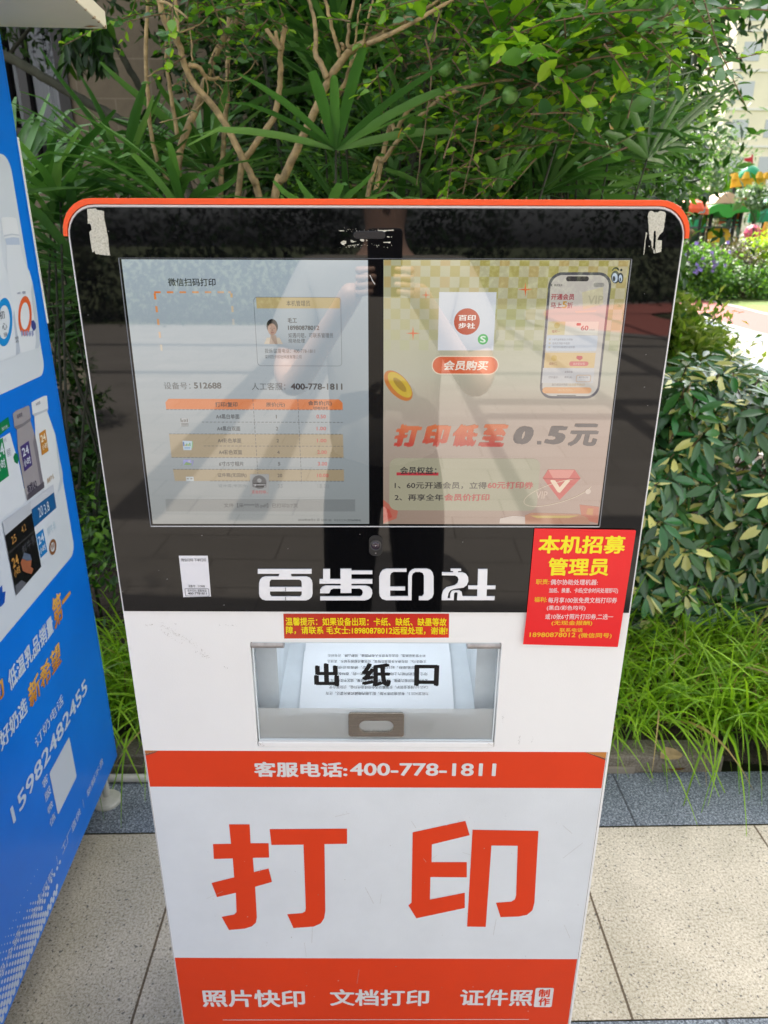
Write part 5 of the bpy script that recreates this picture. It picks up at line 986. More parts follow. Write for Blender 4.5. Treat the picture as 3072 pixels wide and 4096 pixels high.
# variegated umbrella-leaf hedge
def umbrella_shrub(x, y, w, d, h, n, label, seed):
    rg = np.random.default_rng(seed); random.seed(seed); rt = tag(empty('umbrella_shrub', (x, y, .06)), label, 'shrub', 'umbrella shrubs in the hedge'); lv = MB(); st = MB()
    for i in range(n):
        top = random.random() < .38
        p = Vector((random.uniform(-w, w), random.uniform(-d, d) if top else -d + random.uniform(0, .16), h * random.uniform(.86, 1.04) if top else h * random.uniform(.14, .95)))
        if not top: p.y += -.10 * math.sin(p.z / h * 3.1) + random.gauss(0, .03)
        ax = Vector((random.gauss(0, .3), -.75 if not top else random.gauss(-.25, .3), .75)).normalized(); u = ax.orthogonal().normalized(); v_ = ax.cross(u)
        st.tube([p - ax * .2 + Vector((0, .06, -.05)), p], [.003, .002], 5, cap=False)
        k = random.randint(7, 9); ang = np.linspace(0, 2 * math.pi, k, endpoint=False) + random.random() * 6
        A = np.array([u * math.cos(a) + v_ * math.sin(a) - ax * random.uniform(.15, .55) for a in ang]); N = np.repeat([ax], k, 0) + rg.normal(size=(k, 3)) * .12
        L = rg.uniform(.058, .095, k) * (.55 if random.random() < .14 else 1); P = np.repeat([p], k, 0) + A * .016
        new = random.random() < .07; cols = []; vr = random.random() < .62
        for j in range(k):
            q = random.random(); gcol = (.042 * random.uniform(.7, 1.5), .125 * random.uniform(.8, 1.35), .034, 1) if not new else (.16, .32, .04, 1); ycol = (.58, .56, .16, 1)
            yl = vr and q < .38
            cols.append([ycol if yl and f in ((0, 2, 4), (1, 3, 5), (0, 1, 2, 3), (2, 3, 4, 5))[int(q * 100) % 4] else gcol for f in range(6)])
        o = len(lv.c); add_leaves(lv, P, A, N, L, L * .36); lv.c[o:] = [c for cc in cols for c in cc]
    st.build('stem', M_BARK2, rt); lv.build('foliage', M_SCH, rt, smooth=True)
umbrella_shrub(.80, 2.55, .26, .28, .86, 215, 'umbrella shrub half hidden by the kiosk edge, next to the red poster', 51)
umbrella_shrub(1.22, 2.62, .28, .30, .93, 240, 'umbrella shrub with many cream-splashed leaves in the middle of the hedge', 52)
umbrella_shrub(1.70, 2.72, .30, .30, .90, 215, 'umbrella shrub at the outer end of the hedge, fresh light shoots', 53)
umbrella_shrub(1.15, 3.25, .60, .24, .84, 90, 'umbrella shrub in the back row of the hedge, catching the light', 54)
# grass-like ground cover spilling over the kerb
def grass(nm, areas, label):
    b = MB()
    for (x0, x1, y0, y1, n) in areas:
        tx = RNG.uniform(x0, x1, n // 14 + 1); ty = RNG.uniform(y0, y1, n // 14 + 1); k = RNG.integers(0, len(tx), n)
        P = np.stack([tx[k] + RNG.normal(0, .016, n), ty[k] + RNG.normal(0, .016, n), np.full(n, .075)], 1); a = RNG.uniform(0, 2 * math.pi, n); tilt = RNG.uniform(.15, .95, n)
        D = np.stack([np.cos(a) * tilt, np.sin(a) * tilt - .28, np.ones(n)], 1); L = RNG.uniform(.26, .56, n); cols = []
        for q in RNG.random(n): cols.append((.34, .25, .09, 1) if q < .06 else (.11 + .22 * q, .27 + .27 * q, .012 + .016 * q, 1))
        strips(b, P, D, L, RNG.uniform(.0055, .0095, n), RNG.uniform(.3, 1.0, n), 7, cols)
    o = b.build(nm, M_GRASS); tag(o, label, 'grass', kind='stuff')
grass('ground_cover_grass', [(.36, 2.0, 1.76, 2.28, 3300), (.36, 1.5, 1.72, 1.86, 260)], 'bright arching grass spilling over the kerb under the umbrella hedge')
grass('ground_cover_grass', [(-1.25, -.30, 1.76, 2.2, 1500), (-.3, .36, 1.76, 2.2, 500)], 'shaded arching grass in the gap between the blue machine and the kiosk')
# a few dry leaves on the kerb
for px, py, z, r, lab in ((2640, 3040, .056, .028, 'pale dry leaf lying on the kerb under the grass'), (2660, 3085, .004, .024, 'brown curled dead leaf lying at the edge of the grey stone')):
    g_ = gnd(px, py, z); b = MB(); add_leaves(b, np.array([[0, 0, .006]]), np.array([[1, .3, .05]]), np.array([[0, 0, 1.0]]), .075, r * 2); o = b.build('fallen_leaf', mat('dry_leaf', (.38, .26, .13) if r > .025 else (.17, .075, .03), .8, var=.3, vs=40), smooth=True); o.location = g_; tag(o, lab, 'leaf')

# ------------------------------------------------------------------ building wall behind the garden
WY = 6.6
bw = tag(empty('apartment_house', (-4, WY, 0)), 'beige tiled house wall with a dark-framed window behind the garden', 'building')
t = NT('beige_wall_tiles'); co = t.coord(); br = t.n('TexBrick'); mp = t.n('Mapping'); mp.inputs['Rotation'].default_value = (rad(90), 0, 0); t.l(co, mp.inputs[0]); t.l(mp.outputs[0], br.inputs['Vector'])
br.inputs['Scale'].default_value = 1; br.inputs['Brick Width'].default_value = .6; br.inputs['Row Height'].default_value = .28; br.inputs['Mortar Size'].default_value = .006; br.inputs['Color1'].default_value = (.20, .155, .10, 1); br.inputs['Color2'].default_value = (.175, .135, .09, 1); br.inputs['Mortar'].default_value = (.25, .20, .14, 1)
t.l(t.mixc(1.0, br.outputs['Color'], t.ramp(t.noise(co, 9, 6, .7), [(.3, (.82,) * 3), (.7, (1.05,) * 3)]), 'MULTIPLY'), t.b.inputs['Base Color']); t.b.inputs['Roughness'].default_value = .8; t.bump(t.noise(co, 60, 3), .3, .01)
x_w0, x_w1 = at(10, 400, WY).x + 4, at(272, 300, WY).x + 4; zs, zh = at(150, 700, WY).z, 3.6
b = MB(); b.box(x_w1, 5.25, 0, .3, 0, 9.0); b.box(-5, x_w0, 0, .3, 0, 9.0); b.box(-5, 5.25, .3, 6, 3.8, 9.0); b.box(4.95, 5.25, .3, 6, 0, 3.8); b.box(x_w0, x_w1, 0, .3, 0, zs); b.box(x_w0, x_w1, 0, .3, zh, 9.0); b.build('wall', t.m, bw)
M_FR = mat('dark_window_frame', (.022, .017, .016), .45)
b = MB(); b.box(x_w0, x_w0 + .07, -.02, .12, zs, zh); b.box(x_w1 - .09, x_w1, -.02, .12, zs, zh); b.box(x_w0 + .07, x_w1 - .09, -.02, .12, zs, zs + .06); b.box(x_w0 + .07, x_w1 - .09, -.02, .12, zh - .06, zh)
xm = at(112, 450, WY).x + 4; zt = at(200, 532, WY).z; b.box(xm - .035, xm + .035, -.01, .1, zs + .06, zh - .06); b.box(x_w0 + .07, xm - .035, -.008, .1, zt - .035, zt + .035); b.box(xm + .035, x_w1 - .09, -.008, .1, zt - .035, zt + .035)
wf = b.build('window', M_FR, bw)
t = NT('window_glass'); g = t.n('BsdfGlossy'); g.inputs['Roughness'].default_value = .02; tr = t.n('BsdfTransparent'); tr.inputs[0].default_value = (.6, .62, .64, 1); fr_ = t.n('Fresnel'); fr_.inputs[0].default_value = 1.6; mx = t.n('MixShader'); t.l(fr_.outputs[0], mx.inputs[0]); t.l(tr.outputs[0], mx.inputs[1]); t.l(g.outputs[0], mx.inputs[2]); t.l(mx.outputs[0], t.out.inputs[0])
b = MB(); b.add([(x_w0 + .07, .05, zs + .06), (x_w1 - .09, .05, zs + .06), (x_w1 - .09, .05, zh - .06), (x_w0 + .07, .05, zh - .06)], [(0, 1, 2, 3)]); b.build('pane', t.m, wf)
b = MB(); k = 40
for i in range(k):
    xa, xb = x_w0 + (x_w1 - x_w0) * i / k, x_w0 + (x_w1 - x_w0) * (i + 1) / k
    if i % 13 in (9, 10): continue
    ya, yb = .22 + .03 * math.sin(i * 1.3), .22 + .03 * math.sin((i + 1) * 1.3); b.add([(xa, ya, zs), (xb, yb, zs), (xb, yb, zh), (xa, ya, zh)], [(0, 1, 2, 3)])
b.build('curtain', mat('pale_curtain', (.55, .52, .54), .9), wf); b = MB(); b.box(x_w0, x_w1, .31, .33, zs, zh); b.build('room_shade_panel', mat('room_shade_panel', (.02, .02, .022), .9), wf)  # dark panel behind the curtain stands in for the unlit room
b = MB(); b.box(-5.02, 5.27, -.02, 6.02, 9.0, 9.25); b.build('roof', mat('house_parapet', (.4, .36, .32), .8), bw)

# ------------------------------------------------------------------ sunlit court on the far side
def gpoly(name, px, z, m):
    P = [gnd(x, y, z) for x, y in px]; b = MB(); b.add(P, [tuple(range(len(P)))]); o = b.build(name, m); tag(o, kind='structure'); return o
M_COURT = stone('court_paving', (.215, .195, .18), (.17, .155, .14), (.26, .24, .22), 60, (.42, .4, .38), 0.5, None, .1, .6, .3)
def slab(name, pts, z, m): b = MB(); b.add([(x, y, z) for x, y in pts], [tuple(range(len(pts)))]); return tag(b.build(name, m), kind='structure')
slab('lawn', [(2.2, 12), (40, 8), (60, 60), (-20, 60), (-6, 16)], .0, mat('mown_grass', (.085, .125, .018), .95, var=.35, vs=1.3, bump=.6, bs=60, bd=.03))
slab('court', [(2.6, 2.0), (40, 2.0), (40, 9.0), (9.6, 11.2), (5, 13.2), (2.0, 16.5), (1.6, 9)], .008, M_COURT)
def strip(name, c0, w, z, m, n=24):
    """ribbon following the curve c0 = [(x, y) ...]"""
    P = [Vector((x, y, 0)) for x, y in c0]; W_ = wig([(p.x, p.y, 0) for p in P], 6, 0); b = MB()
    for i, p in enumerate(W_):
        d = (W_[min(i + 1, len(W_) - 1)] - W_[max(i - 1, 0)]).normalized(); nn = Vector((-d.y, d.x, 0)); b.v += [tuple(p + Vector((0, 0, z))), tuple(p + nn * w + Vector((0, 0, z)))]
        if i: k = 2 * i; b.f.append((k - 2, k, k + 1, k - 1)); b.c.append(None); b.m.append(0)
    return tag(b.build(name, m), kind='structure')
near = [gnd(*q).xy for q in ((3700, 1440), (3300, 1385), (3072, 1342), (2950, 1310), (2830, 1272), (2720, 1232), (2640, 1205), (2560, 1180))]
far_ = [gnd(*q).xy for q in ((3700, 1345), (3300, 1295), (3072, 1262), (2950, 1232), (2830, 1207), (2720, 1186), (2640, 1170), (2560, 1155))]
def band(name, A, B, z, m):
    a = wig([(p.x, p.y, z) for p in A], 6, 0); c = wig([(p.x, p.y, z) for p in B], 6, 0); b = MB(); n = len(a); b.v = [tuple(p) for p in a + c]
    for i in range(n - 1): b.f.append((i, i + 1, n + i + 1, n + i)); b.c.append(None); b.m.append(0)
    return tag(b.build(name, m), kind='structure')
mixp = lambda A, B, f: [a + (c - a) * f for a, c in zip(A, B)]
band('running_track', near, far_, .014, mat('red_track_rubber', (.19, .045, .036), .9, var=.12, vs=30, bump=.3, bs=300))
M_EDGE = mat('pale_track_edge', (.23, .215, .20), .8, var=.1, vs=8)
band('track_edge', far_, mixp(near, far_, 1.10), .018, M_EDGE); band('track_edge', mixp(near, far_, -.10), mixp(near, far_, .0), .018, M_EDGE)
M_BLUE_ST = mat('blue_grey_stone', (.10, .12, .155), .8, var=.15, vs=12)
band('paving_band', mixp(near, far_, -.30), mixp(near, far_, -.16), .018, M_BLUE_ST); band('paving_band', [gnd(x, y).xy for x, y in ((3300, 1580), (3072, 1520), (2900, 1468), (2780, 1425), (2680, 1390))], [gnd(x, y).xy for x, y in ((3300, 1520), (3072, 1470), (2900, 1425), (2780, 1388), (2680, 1358))], .018, M_BLUE_ST)

# far shrubs, each of its own kind
def far_bush(name, label, px, py0, py1, Y, wpx, m, seed, clumps=70, per=40, ls=(.10, .18), flowers=None, cat='shrub', tr=0, sk=.34):
    a = at(px, py1, Y); topz = at(px, py0, Y).z; w = abs(at(px + wpx, py1, Y).x - a.x); h = topz
    rt = tree(name, label, None, (a.x, Y, 0), 1, (0, 0, h * .44, w * .9, w * .55, h * .40), clumps, per, ls, m, M_BARKD, tr, (0, 0), seed, .45, cat=cat, spreadk=sk)
    if flowers:
        fb = MB(); P = np.array([[random.uniform(-w, w) * .8, -w * .62, random.uniform(h * .5, h)] for _ in range(flowers[0])]); add_leaves(fb, P, RNG.normal(size=P.shape), np.tile([0, -1, .4], (len(P), 1)), .12, .12, SMALL); fb.build('flowers', flowers[1], rt)
    return rt
far_bush('flowering_bush', 'dark bush dotted with violet flowers by the lawn', 2760, 975, 1165, 19.5, 150, M_MID, 61, 150, 44, (.08, .14), (26, mat('violet_petals', (.25, .16, .55), .6)))
far_bush('reddish_bush', 'rounded bush with reddish-brown tips at the lawn edge', 2925, 950, 1150, 20.5, 100, leafmat('reddish_leaf', [(.06, .045, .025), (.085, .065, .03), (.045, .065, .02), (.11, .07, .04)], .3), 62, 110, 44, (.07, .13))
far_bush('lime_bush', 'bright lime-green bush at the picture edge below the play tower', 3050, 925, 1105, 21.5, 95, leafmat('lime_leaf', [(.16, .30, .03), (.26, .40, .03), (.40, .50, .04)], .4), 63, 110, 44, (.09, .15))
far_bush('low_hedge', 'low dark hedge running along the far lawn', 2960, 1050, 1160, 20.0, 210, M_MID, 64, 120, 44, (.08, .13))
M_FAR1 = leafmat('far_leaf', [(.05, .10, .055), (.09, .16, .08), (.15, .23, .12)], .35); M_FAR2 = leafmat('far_leaf_light', [(.14, .24, .07), (.24, .34, .12), (.34, .42, .18)], .4)
tree('far_tree', 'grey-green tree behind the play tower', 'trees beyond the playground', (15.5, 42, 0), 5, (0, 0, 4.2, 4.0, 3, 3.4), 190, 48, (.22, .40), M_FAR1, M_BARKD, .2, (0, 0), 71)
tree('far_tree', 'dark tree left of the play tower dome', 'trees beyond the playground', (12.6, 38, 0), 6, (0, 0, 4.2, 3.0, 2, 4.0), 170, 48, (.22, .36), M_MID, M_BARKD, .2, (0, 0), 72)
tree('far_tree', 'pale yellow-green tree at the picture edge beside the dome', 'trees beyond the playground', (15.6, 27, 0), 5, (0, 0, 3.9, 1.6, 1.3, 2.0), 120, 48, (.16, .28), M_FAR2, M_BARKD, .12, (0, 0), 73)
tree('far_tree', 'soft green tree beyond the kiosk trim, low behind the reddish tree', 'trees beyond the playground', (9.4, 34, 0), 5, (0, 0, 3.6, 3.0, 2, 3.4), 150, 48, (.2, .34), M_FAR1, M_BARKD, .2, (0, 0), 74)
tree('far_tree', 'brownish bare shrub-like tree left of the play roof', 'trees beyond the playground', (13.4, 33, 0), 2, (0, 0, 1.4, 1.1, .9, 1.2), 60, 40, (.10, .2), leafmat('brown_leaf', [(.12, .08, .06), (.16, .12, .09), (.22, .14, .10)], .3), M_BARK2, .1, (0, 0), 75)

tree('far_tree', 'small soft green tree in front of the play tower crown', 'trees beyond the playground', (at(3040, 780, 24).x, 24, 0), 2.4, (0, 0, 2.75, .95, .5, .32), 44, 36, (.10, .17), M_FAR1, M_BARKD, .025, (0, 0), 76)
# pale tower block far away
a, c_ = at(2890, 520, 75), at(3300, 520, 75)
tb = tag(empty('tower_block', (a.x, 75, 0)), 'pale yellow tower block far behind the trees', 'building'); wdt = c_.x - a.x
b = MB(); b.box(0, wdt + 8, 0, 12, 0, 36); b.build('wall', mat('pale_yellow_render', (.74, .66, .50), .85, var=.05, vs=.6), tb)
M_PANE = mat('far_window', (.42, .43, .44), .2); M_SILL = mat('far_trim', (.70, .66, .60), .8)
for fl_ in range(11):
    for k in range(5):
        x0 = .8 + k * 3.1; z0_ = 1.2 + fl_ * 3.1; b = MB(); b.box(x0, x0 + 1.5, -.05, .05, z0_, z0_ + 1.5); w_ = b.build('window', M_PANE, tb)
    b = MB(); b.box(-.1, wdt + 8.1, -.12, -.003, fl_ * 3.1 + .35, fl_ * 3.1 + .55); b.build('cornice', M_SILL, tb)

# playground tower
PY = 29.0
def pa(x, y, Y=PY): return at(2750 + x / 4.4255, 500 + y / 4.4255, Y)
pb_ = pa(850, 1950); pg_ = tag(empty('play_tower', (pb_.x, PY, 0)), 'colourful playground tower with green dome, yellow crown and red flag', 'playground'); PX = pb_.x
M_PG = ink('moulded_plastic', .5, .35, .06)
_rgb = rgb
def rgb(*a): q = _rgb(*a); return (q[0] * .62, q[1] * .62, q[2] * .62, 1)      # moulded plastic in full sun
def L2(x, y, d=0): q = pa(x, y); return (q.x - PX, d, q.z)
def part(name, fn): b = MB(); fn(b); return b.build(name, M_PG, pg_)
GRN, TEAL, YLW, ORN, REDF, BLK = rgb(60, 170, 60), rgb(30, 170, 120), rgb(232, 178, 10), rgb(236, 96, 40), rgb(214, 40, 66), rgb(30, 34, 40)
def prism(b, pts, col, d0=-.25, d1=.25):
    n = len(pts); P = [L2(x, y) for x, y in pts]; b.add([(p[0], d0, p[2]) for p in P] + [(p[0], d1, p[2]) for p in P], [tuple(range(n))[::-1], tuple(range(n, 2 * n))] + [(i, (i + 1) % n, n + (i + 1) % n, n + i) for i in range(n)], col)
dc, dr = L2(1085, 955), L2(1270, 955)[0] - L2(1085, 955)[0]; dh = L2(1085, 712)[2] - dc[2]
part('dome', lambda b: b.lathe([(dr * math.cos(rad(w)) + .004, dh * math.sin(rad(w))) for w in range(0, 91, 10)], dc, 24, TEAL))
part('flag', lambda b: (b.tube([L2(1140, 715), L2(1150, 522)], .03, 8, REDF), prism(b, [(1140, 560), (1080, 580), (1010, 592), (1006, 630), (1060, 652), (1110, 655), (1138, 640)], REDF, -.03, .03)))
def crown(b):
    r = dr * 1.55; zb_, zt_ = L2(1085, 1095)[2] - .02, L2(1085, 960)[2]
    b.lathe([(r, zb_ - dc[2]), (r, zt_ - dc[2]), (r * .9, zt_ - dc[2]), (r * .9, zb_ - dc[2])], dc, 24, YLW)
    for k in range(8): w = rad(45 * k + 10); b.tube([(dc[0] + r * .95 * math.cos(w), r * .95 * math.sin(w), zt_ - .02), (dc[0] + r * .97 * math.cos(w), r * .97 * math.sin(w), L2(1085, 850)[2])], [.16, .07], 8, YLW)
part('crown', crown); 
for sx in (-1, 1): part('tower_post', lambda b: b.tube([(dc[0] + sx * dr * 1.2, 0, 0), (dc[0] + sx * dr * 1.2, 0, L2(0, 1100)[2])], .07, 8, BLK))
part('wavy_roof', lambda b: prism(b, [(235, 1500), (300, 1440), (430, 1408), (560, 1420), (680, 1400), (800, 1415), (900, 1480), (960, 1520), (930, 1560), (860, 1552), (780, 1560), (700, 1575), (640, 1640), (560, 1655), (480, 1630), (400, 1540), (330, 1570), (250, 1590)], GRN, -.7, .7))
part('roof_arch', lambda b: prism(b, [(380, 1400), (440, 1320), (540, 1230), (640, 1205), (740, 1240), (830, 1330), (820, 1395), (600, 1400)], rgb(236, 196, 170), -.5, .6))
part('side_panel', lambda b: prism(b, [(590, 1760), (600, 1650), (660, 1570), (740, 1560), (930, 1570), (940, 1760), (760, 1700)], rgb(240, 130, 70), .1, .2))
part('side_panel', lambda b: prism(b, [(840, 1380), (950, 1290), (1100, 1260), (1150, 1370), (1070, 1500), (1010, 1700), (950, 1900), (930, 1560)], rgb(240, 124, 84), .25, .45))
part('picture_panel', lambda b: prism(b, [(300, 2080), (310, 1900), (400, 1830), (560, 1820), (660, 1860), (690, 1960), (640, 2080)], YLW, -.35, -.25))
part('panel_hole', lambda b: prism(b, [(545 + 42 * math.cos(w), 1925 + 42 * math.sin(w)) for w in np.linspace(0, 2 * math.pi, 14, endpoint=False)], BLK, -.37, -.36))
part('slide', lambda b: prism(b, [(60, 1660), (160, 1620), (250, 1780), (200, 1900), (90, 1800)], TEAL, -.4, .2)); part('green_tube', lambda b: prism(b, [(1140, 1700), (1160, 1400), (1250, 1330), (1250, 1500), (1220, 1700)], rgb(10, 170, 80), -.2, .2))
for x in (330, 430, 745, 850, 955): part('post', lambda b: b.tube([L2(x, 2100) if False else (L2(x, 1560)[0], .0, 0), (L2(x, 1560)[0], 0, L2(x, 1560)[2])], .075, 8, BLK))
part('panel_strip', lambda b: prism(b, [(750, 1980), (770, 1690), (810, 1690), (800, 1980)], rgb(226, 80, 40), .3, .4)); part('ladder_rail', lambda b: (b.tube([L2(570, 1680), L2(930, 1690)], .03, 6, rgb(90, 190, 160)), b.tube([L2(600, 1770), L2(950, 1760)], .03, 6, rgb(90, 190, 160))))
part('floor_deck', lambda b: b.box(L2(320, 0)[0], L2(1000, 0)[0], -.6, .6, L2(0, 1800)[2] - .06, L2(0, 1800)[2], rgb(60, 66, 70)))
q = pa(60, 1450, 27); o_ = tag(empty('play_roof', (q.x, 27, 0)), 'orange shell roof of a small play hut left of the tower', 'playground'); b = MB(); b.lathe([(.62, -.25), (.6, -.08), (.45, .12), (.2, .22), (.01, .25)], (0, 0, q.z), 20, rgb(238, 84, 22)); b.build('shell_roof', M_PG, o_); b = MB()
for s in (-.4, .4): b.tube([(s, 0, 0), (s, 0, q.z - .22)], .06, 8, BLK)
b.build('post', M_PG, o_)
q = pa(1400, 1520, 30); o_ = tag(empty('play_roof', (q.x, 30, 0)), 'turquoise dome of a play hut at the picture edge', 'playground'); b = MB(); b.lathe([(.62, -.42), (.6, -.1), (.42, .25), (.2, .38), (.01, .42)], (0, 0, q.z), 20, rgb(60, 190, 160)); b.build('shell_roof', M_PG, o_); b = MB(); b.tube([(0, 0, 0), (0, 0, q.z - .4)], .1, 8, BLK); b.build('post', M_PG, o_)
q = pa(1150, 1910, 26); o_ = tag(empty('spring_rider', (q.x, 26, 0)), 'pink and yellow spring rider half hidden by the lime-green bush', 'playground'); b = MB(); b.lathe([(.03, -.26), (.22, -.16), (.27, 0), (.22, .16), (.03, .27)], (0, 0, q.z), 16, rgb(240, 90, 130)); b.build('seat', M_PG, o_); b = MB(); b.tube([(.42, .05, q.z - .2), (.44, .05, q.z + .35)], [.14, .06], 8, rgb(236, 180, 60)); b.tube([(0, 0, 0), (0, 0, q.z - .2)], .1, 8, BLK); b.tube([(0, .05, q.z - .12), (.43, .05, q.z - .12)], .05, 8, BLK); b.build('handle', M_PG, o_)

rgb = _rgb
# ------------------------------------------------------------------ behind the camera: seen mirrored in the glass
M_MIR = leafmat('yew_leaf', [(.003, .010, .002), (.006, .018, .004), (.010, .028, .006)], .08, .7, .15)
tree('mirror_hedge', 'dark hedge across the sunlit court, mirrored at the top of the glass', None, (-3.5, -12.6, 0), 1, (0, 0, 1.6, 4.2, 1.0, 1.9), 240, 46, (.12, .2), M_MIR, M_BARKD, 0, (0, 0), 81, cat='hedge')
tree('mirror_hedge', 'dark hedge behind the curving red track, mirrored in the glass', None, (5.5, -17.0, 0), 1, (0, 0, 1.9, 6.2, 1.2, 2.4), 260, 46, (.14, .24), M_MIR, M_BARKD, 0, (0, 0), 82, cat='hedge')
tree('shrub', 'low green shrub on the sunny paving, mirrored low in the glass', None, (-2.75, -3.9, 0), 1, (0, 0, .30, .55, .5, .36), 60, 46, (.05, .08), M_MID, M_BARKD, 0, (0, 0), 83, cat='shrub')
band('running_track', [Vector((x, y)) for x, y in ((12, -9.0), (6, -9.6), (3.6, -11), (3.2, -13), (4.2, -15.5), (8, -17))], [Vector((x, y)) for x, y in ((12, -11.4), (7.2, -11.7), (5.8, -12.4), (5.5, -13.2), (6.0, -14.2), (9, -15))], .012, mat('red_track_rubber_near', (.46, .15, .12), .9, var=.12, vs=30))
band('track_edge', [Vector((x, y)) for x, y in ((12, -8.6), (5.9, -9.2), (3.2, -10.8), (2.8, -13), (3.9, -15.8), (8, -17.4))], [Vector((x, y)) for x, y in ((12, -9.0), (6, -9.6), (3.6, -11), (3.2, -13), (4.2, -15.5), (8, -17))], .014, M_EDGE)
pgo = tag(empty('pergola', (0, -2, 0)), 'steel pergola over the paving whose beams throw the dark shadow bars', 'pergola'); M_STL = mat('dark_pergola_steel', (.06, .06, .065), .5)
PZ = 2.85
for x in (-5.6, 5.6):
    for y in (-9.4, 2.6):
        if y > 0: y = 2.2
        b = MB(); b.box(x - .06, x + .06, y - .06, y + .06, 0, PZ); b.build('post', M_STL, pgo)
for x, w in ((-5.6, .06), (5.6, .06), (-1.62, .15), (-.98, .10), (.62, .05), (1.95, .07), (3.0, .09), (4.2, .06)): b = MB(); b.box(x - w, x + w, -9.5, 2.3, PZ + .001, PZ + .14); b.build('beam', M_STL, pgo)
for y, x0, w in ((2.42, .72, .10), (-.15, .68, .06), (-.75, .68, .09), (-2.3, -5.54, .05), (-4.6, -5.54, .07), (-9.44, -5.54, .06)): b = MB(); b.box(x0, 5.54, y - w, y + w, PZ + .002, PZ + .139); b.build('beam', M_STL, pgo)
# the photographer
def skin(name, joints, edges, m, parent, sub=2, root=0):
    me = bpy.data.meshes.new(name); me.from_pydata([j[0] for j in joints], edges, []); o = bpy.data.objects.new(name, me); COL.objects.link(o); o.parent = parent
    sk = o.modifiers.new('skin', 'SKIN'); sk.use_smooth_shade = True
    for i, d in enumerate(me.skin_vertices[0].data): r = joints[i][1]; d.radius = r if hasattr(r, '__len__') else (r, r); d.use_root = (i == root)
    s_ = o.modifiers.new('sub', 'SUBSURF'); s_.levels = s_.render_levels = sub; me.materials.append(m); return o
per = tag(empty('person', (.0, -.42, 0)), 'person in a grey shirt and dark trousers holding up a phone, mirrored in the glass', 'person')
M_SKIN = mat('skin', (.52, .33, .25), .5, var=.06, vs=8)
J = [((0, 0, .95), (.095, .07)), ((0, -.01, 1.12), (.10, .075)), ((0, 0, 1.30), (.125, .085)), ((0, .0, 1.40), (.09, .07)), ((0, .01, 1.46), .048), ((0, .02, 1.53), (.062, .07)), ((0, .02, 1.61), (.078, .092)), ((0, .01, 1.67), (.06, .07)),
     ((.18, 0, 1.36), .055), ((.27, .04, 1.12), .043), ((.24, .12, 1.09), .038), ((.085, .34, 1.325), .027), ((.062, .365, 1.365), (.022, .034)), ((-.18, 0, 1.36), .055), ((-.27, .04, 1.12), .043), ((-.24, .12, 1.09), .038), ((-.085, .34, 1.325), .027), ((-.062, .365, 1.365), (.022, .034)),
     ((.085, 0, .84), .07), ((.108, .02, .48), .05), ((.115, -.01, .10), .042), ((.12, .10, .04), (.04, .035)), ((-.085, 0, .84), .07), ((-.108, .02, .48), .05), ((-.115, -.01, .10), .042), ((-.12, .10, .04), (.04, .035))]
E_ = [(0, 1), (1, 2), (2, 3), (3, 4), (4, 5), (5, 6), (6, 7), (2, 8), (8, 9), (9, 10), (10, 11), (11, 12), (2, 13), (13, 14), (14, 15), (15, 16), (16, 17), (0, 18), (18, 19), (19, 20), (20, 21), (0, 22), (22, 23), (23, 24), (24, 25)]
skin('body', J, E_, M_SKIN, per)
for s in (-1, 1):                                              # fingers and thumbs wrapped round the phone's edges
    for k, (dz, ln) in enumerate(((.022, .030), (.006, .033), (-.010, .031), (-.025, .025))):
        skin('finger', [((s * .060, .366, 1.372 + dz), .009), ((s * .052, .382, 1.372 + dz), .0085), ((s * .040, .386, 1.374 + dz), .0075), ((s * (.046 - ln * .9), .388, 1.376 + dz), .0065)], [(0, 1), (1, 2), (2, 3)], M_SKIN, per, 1)
    skin('thumb', [((s * .064, .350, 1.352), .011), ((s * .052, .344, 1.372), .010), ((s * .034, .346, 1.386), .0085)], [(0, 1), (1, 2)], M_SKIN, per, 1)
M_SHIRT = mat('grey_cotton_shirt', (.24, .22, .19), .9, var=.06, vs=6); M_TRS = mat('black_trousers', (.012, .012, .014), .9)
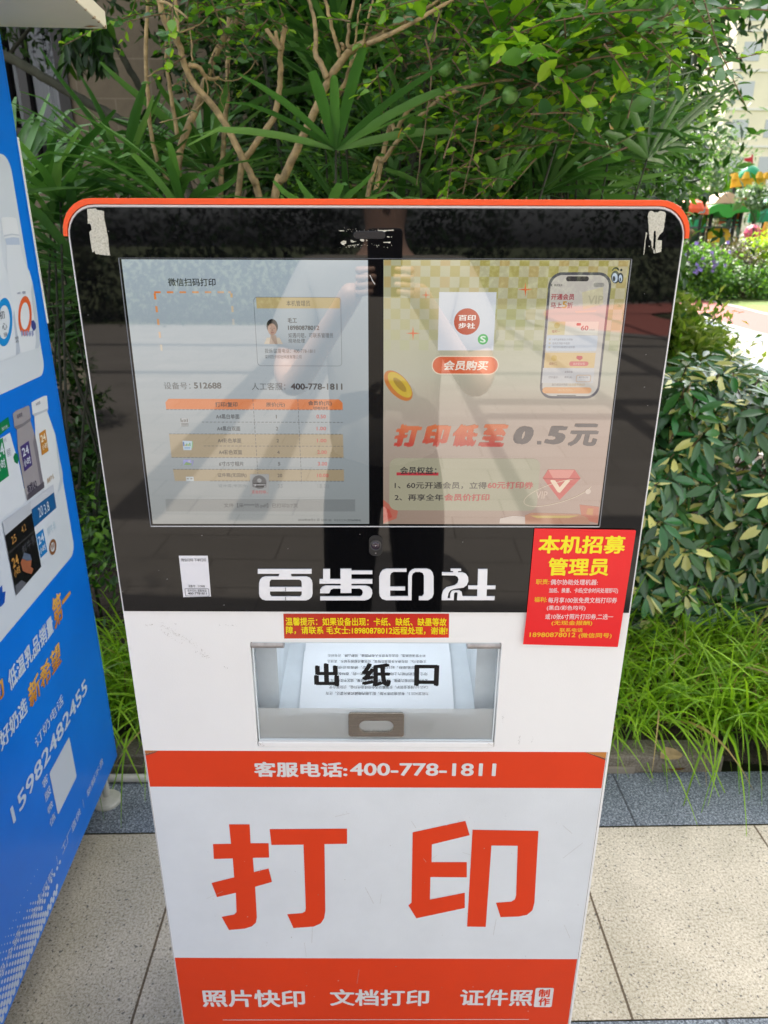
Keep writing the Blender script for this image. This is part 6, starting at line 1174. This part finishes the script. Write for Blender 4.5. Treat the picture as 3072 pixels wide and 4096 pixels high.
skin('shirt', [((0, 0, .80), (.172, .125)), ((0, -.005, .96), (.172, .125)), ((0, -.01, 1.12), (.168, .12)), ((0, 0, 1.30), (.185, .125)), ((0, 0, 1.415), (.10, .08)), ((.19, 0, 1.355), .075), ((.27, .03, 1.16), .072), ((-.19, 0, 1.355), .075), ((-.27, .03, 1.16), .072)], [(0, 1), (1, 2), (2, 3), (3, 4), (3, 5), (5, 6), (3, 7), (7, 8)], M_SHIRT, per)
skin('trousers', [((0, 0, 1.0), (.135, .10)), ((0, 0, .90), (.150, .112)), ((.088, 0, .80), .105), ((.108, .02, .48), .082), ((.117, -.01, .04), .068), ((-.088, 0, .80), .105), ((-.108, .02, .48), .082), ((-.117, -.01, .04), .068)], [(0, 1), (1, 2), (2, 3), (3, 4), (1, 5), (5, 6), (6, 7)], M_TRS, per)
for s in (-1, 1): b = MB(); b.lathe([(.048, 0), (.05, .03), (.042, .06), (.03, .075)], (0, 0, 0), 16); o = b.build('shoe', mat('black_shoe', (.02, .02, .02), .5), per, smooth=True); o.location = (s * .12, .06, 0); o.scale = (1, 2.6, 1)
b = MB(); b.lathe([(.086, -.02), (.098, .03), (.092, .07), (.06, .105), (.01, .118)], (0, -.004, 1.615), 20); o = b.build('hair', mat('black_hair', (.012, .01, .009), .6), per, smooth=True)
b = MB()
for s in (-1, 1): b.lathe([(.001, -.006), (.011, -.003), (.011, .003), (.001, .006)], (s * .032, .103, 1.605), 10)
b.lathe([(.001, -.03), (.013, -.02), (.008, .0), (.004, .018)], (0, .108, 1.585), 10); b.build('face', mat('face_features', (.20, .11, .09), .5), per)
for s_ in (-1, 1): b = MB(); b.lathe([(.004, -.032), (.014, -.018), (.017, .006), (.012, .024), (.003, .032)], (0, 0, 0), 12); o = b.build('ear', M_SKIN, per, smooth=True); o.location = (s_ * .078, .012, 1.60); o.scale = (.55, 1.1, 1)
b = MB()
ph = tag(empty('phone', (0, 0, 0)), 'dark mobile phone held up by the mirrored person', 'phone'); ph.matrix_world = cam_o.matrix_world
add_plate(b, [rrect(-.037, -.13, .037, .018, .009, 5)], .008, .012, lambda u, v, w: (u, v, w), .0015); b.build('case', mat('phone_case', (.03, .03, .035), .3), ph)
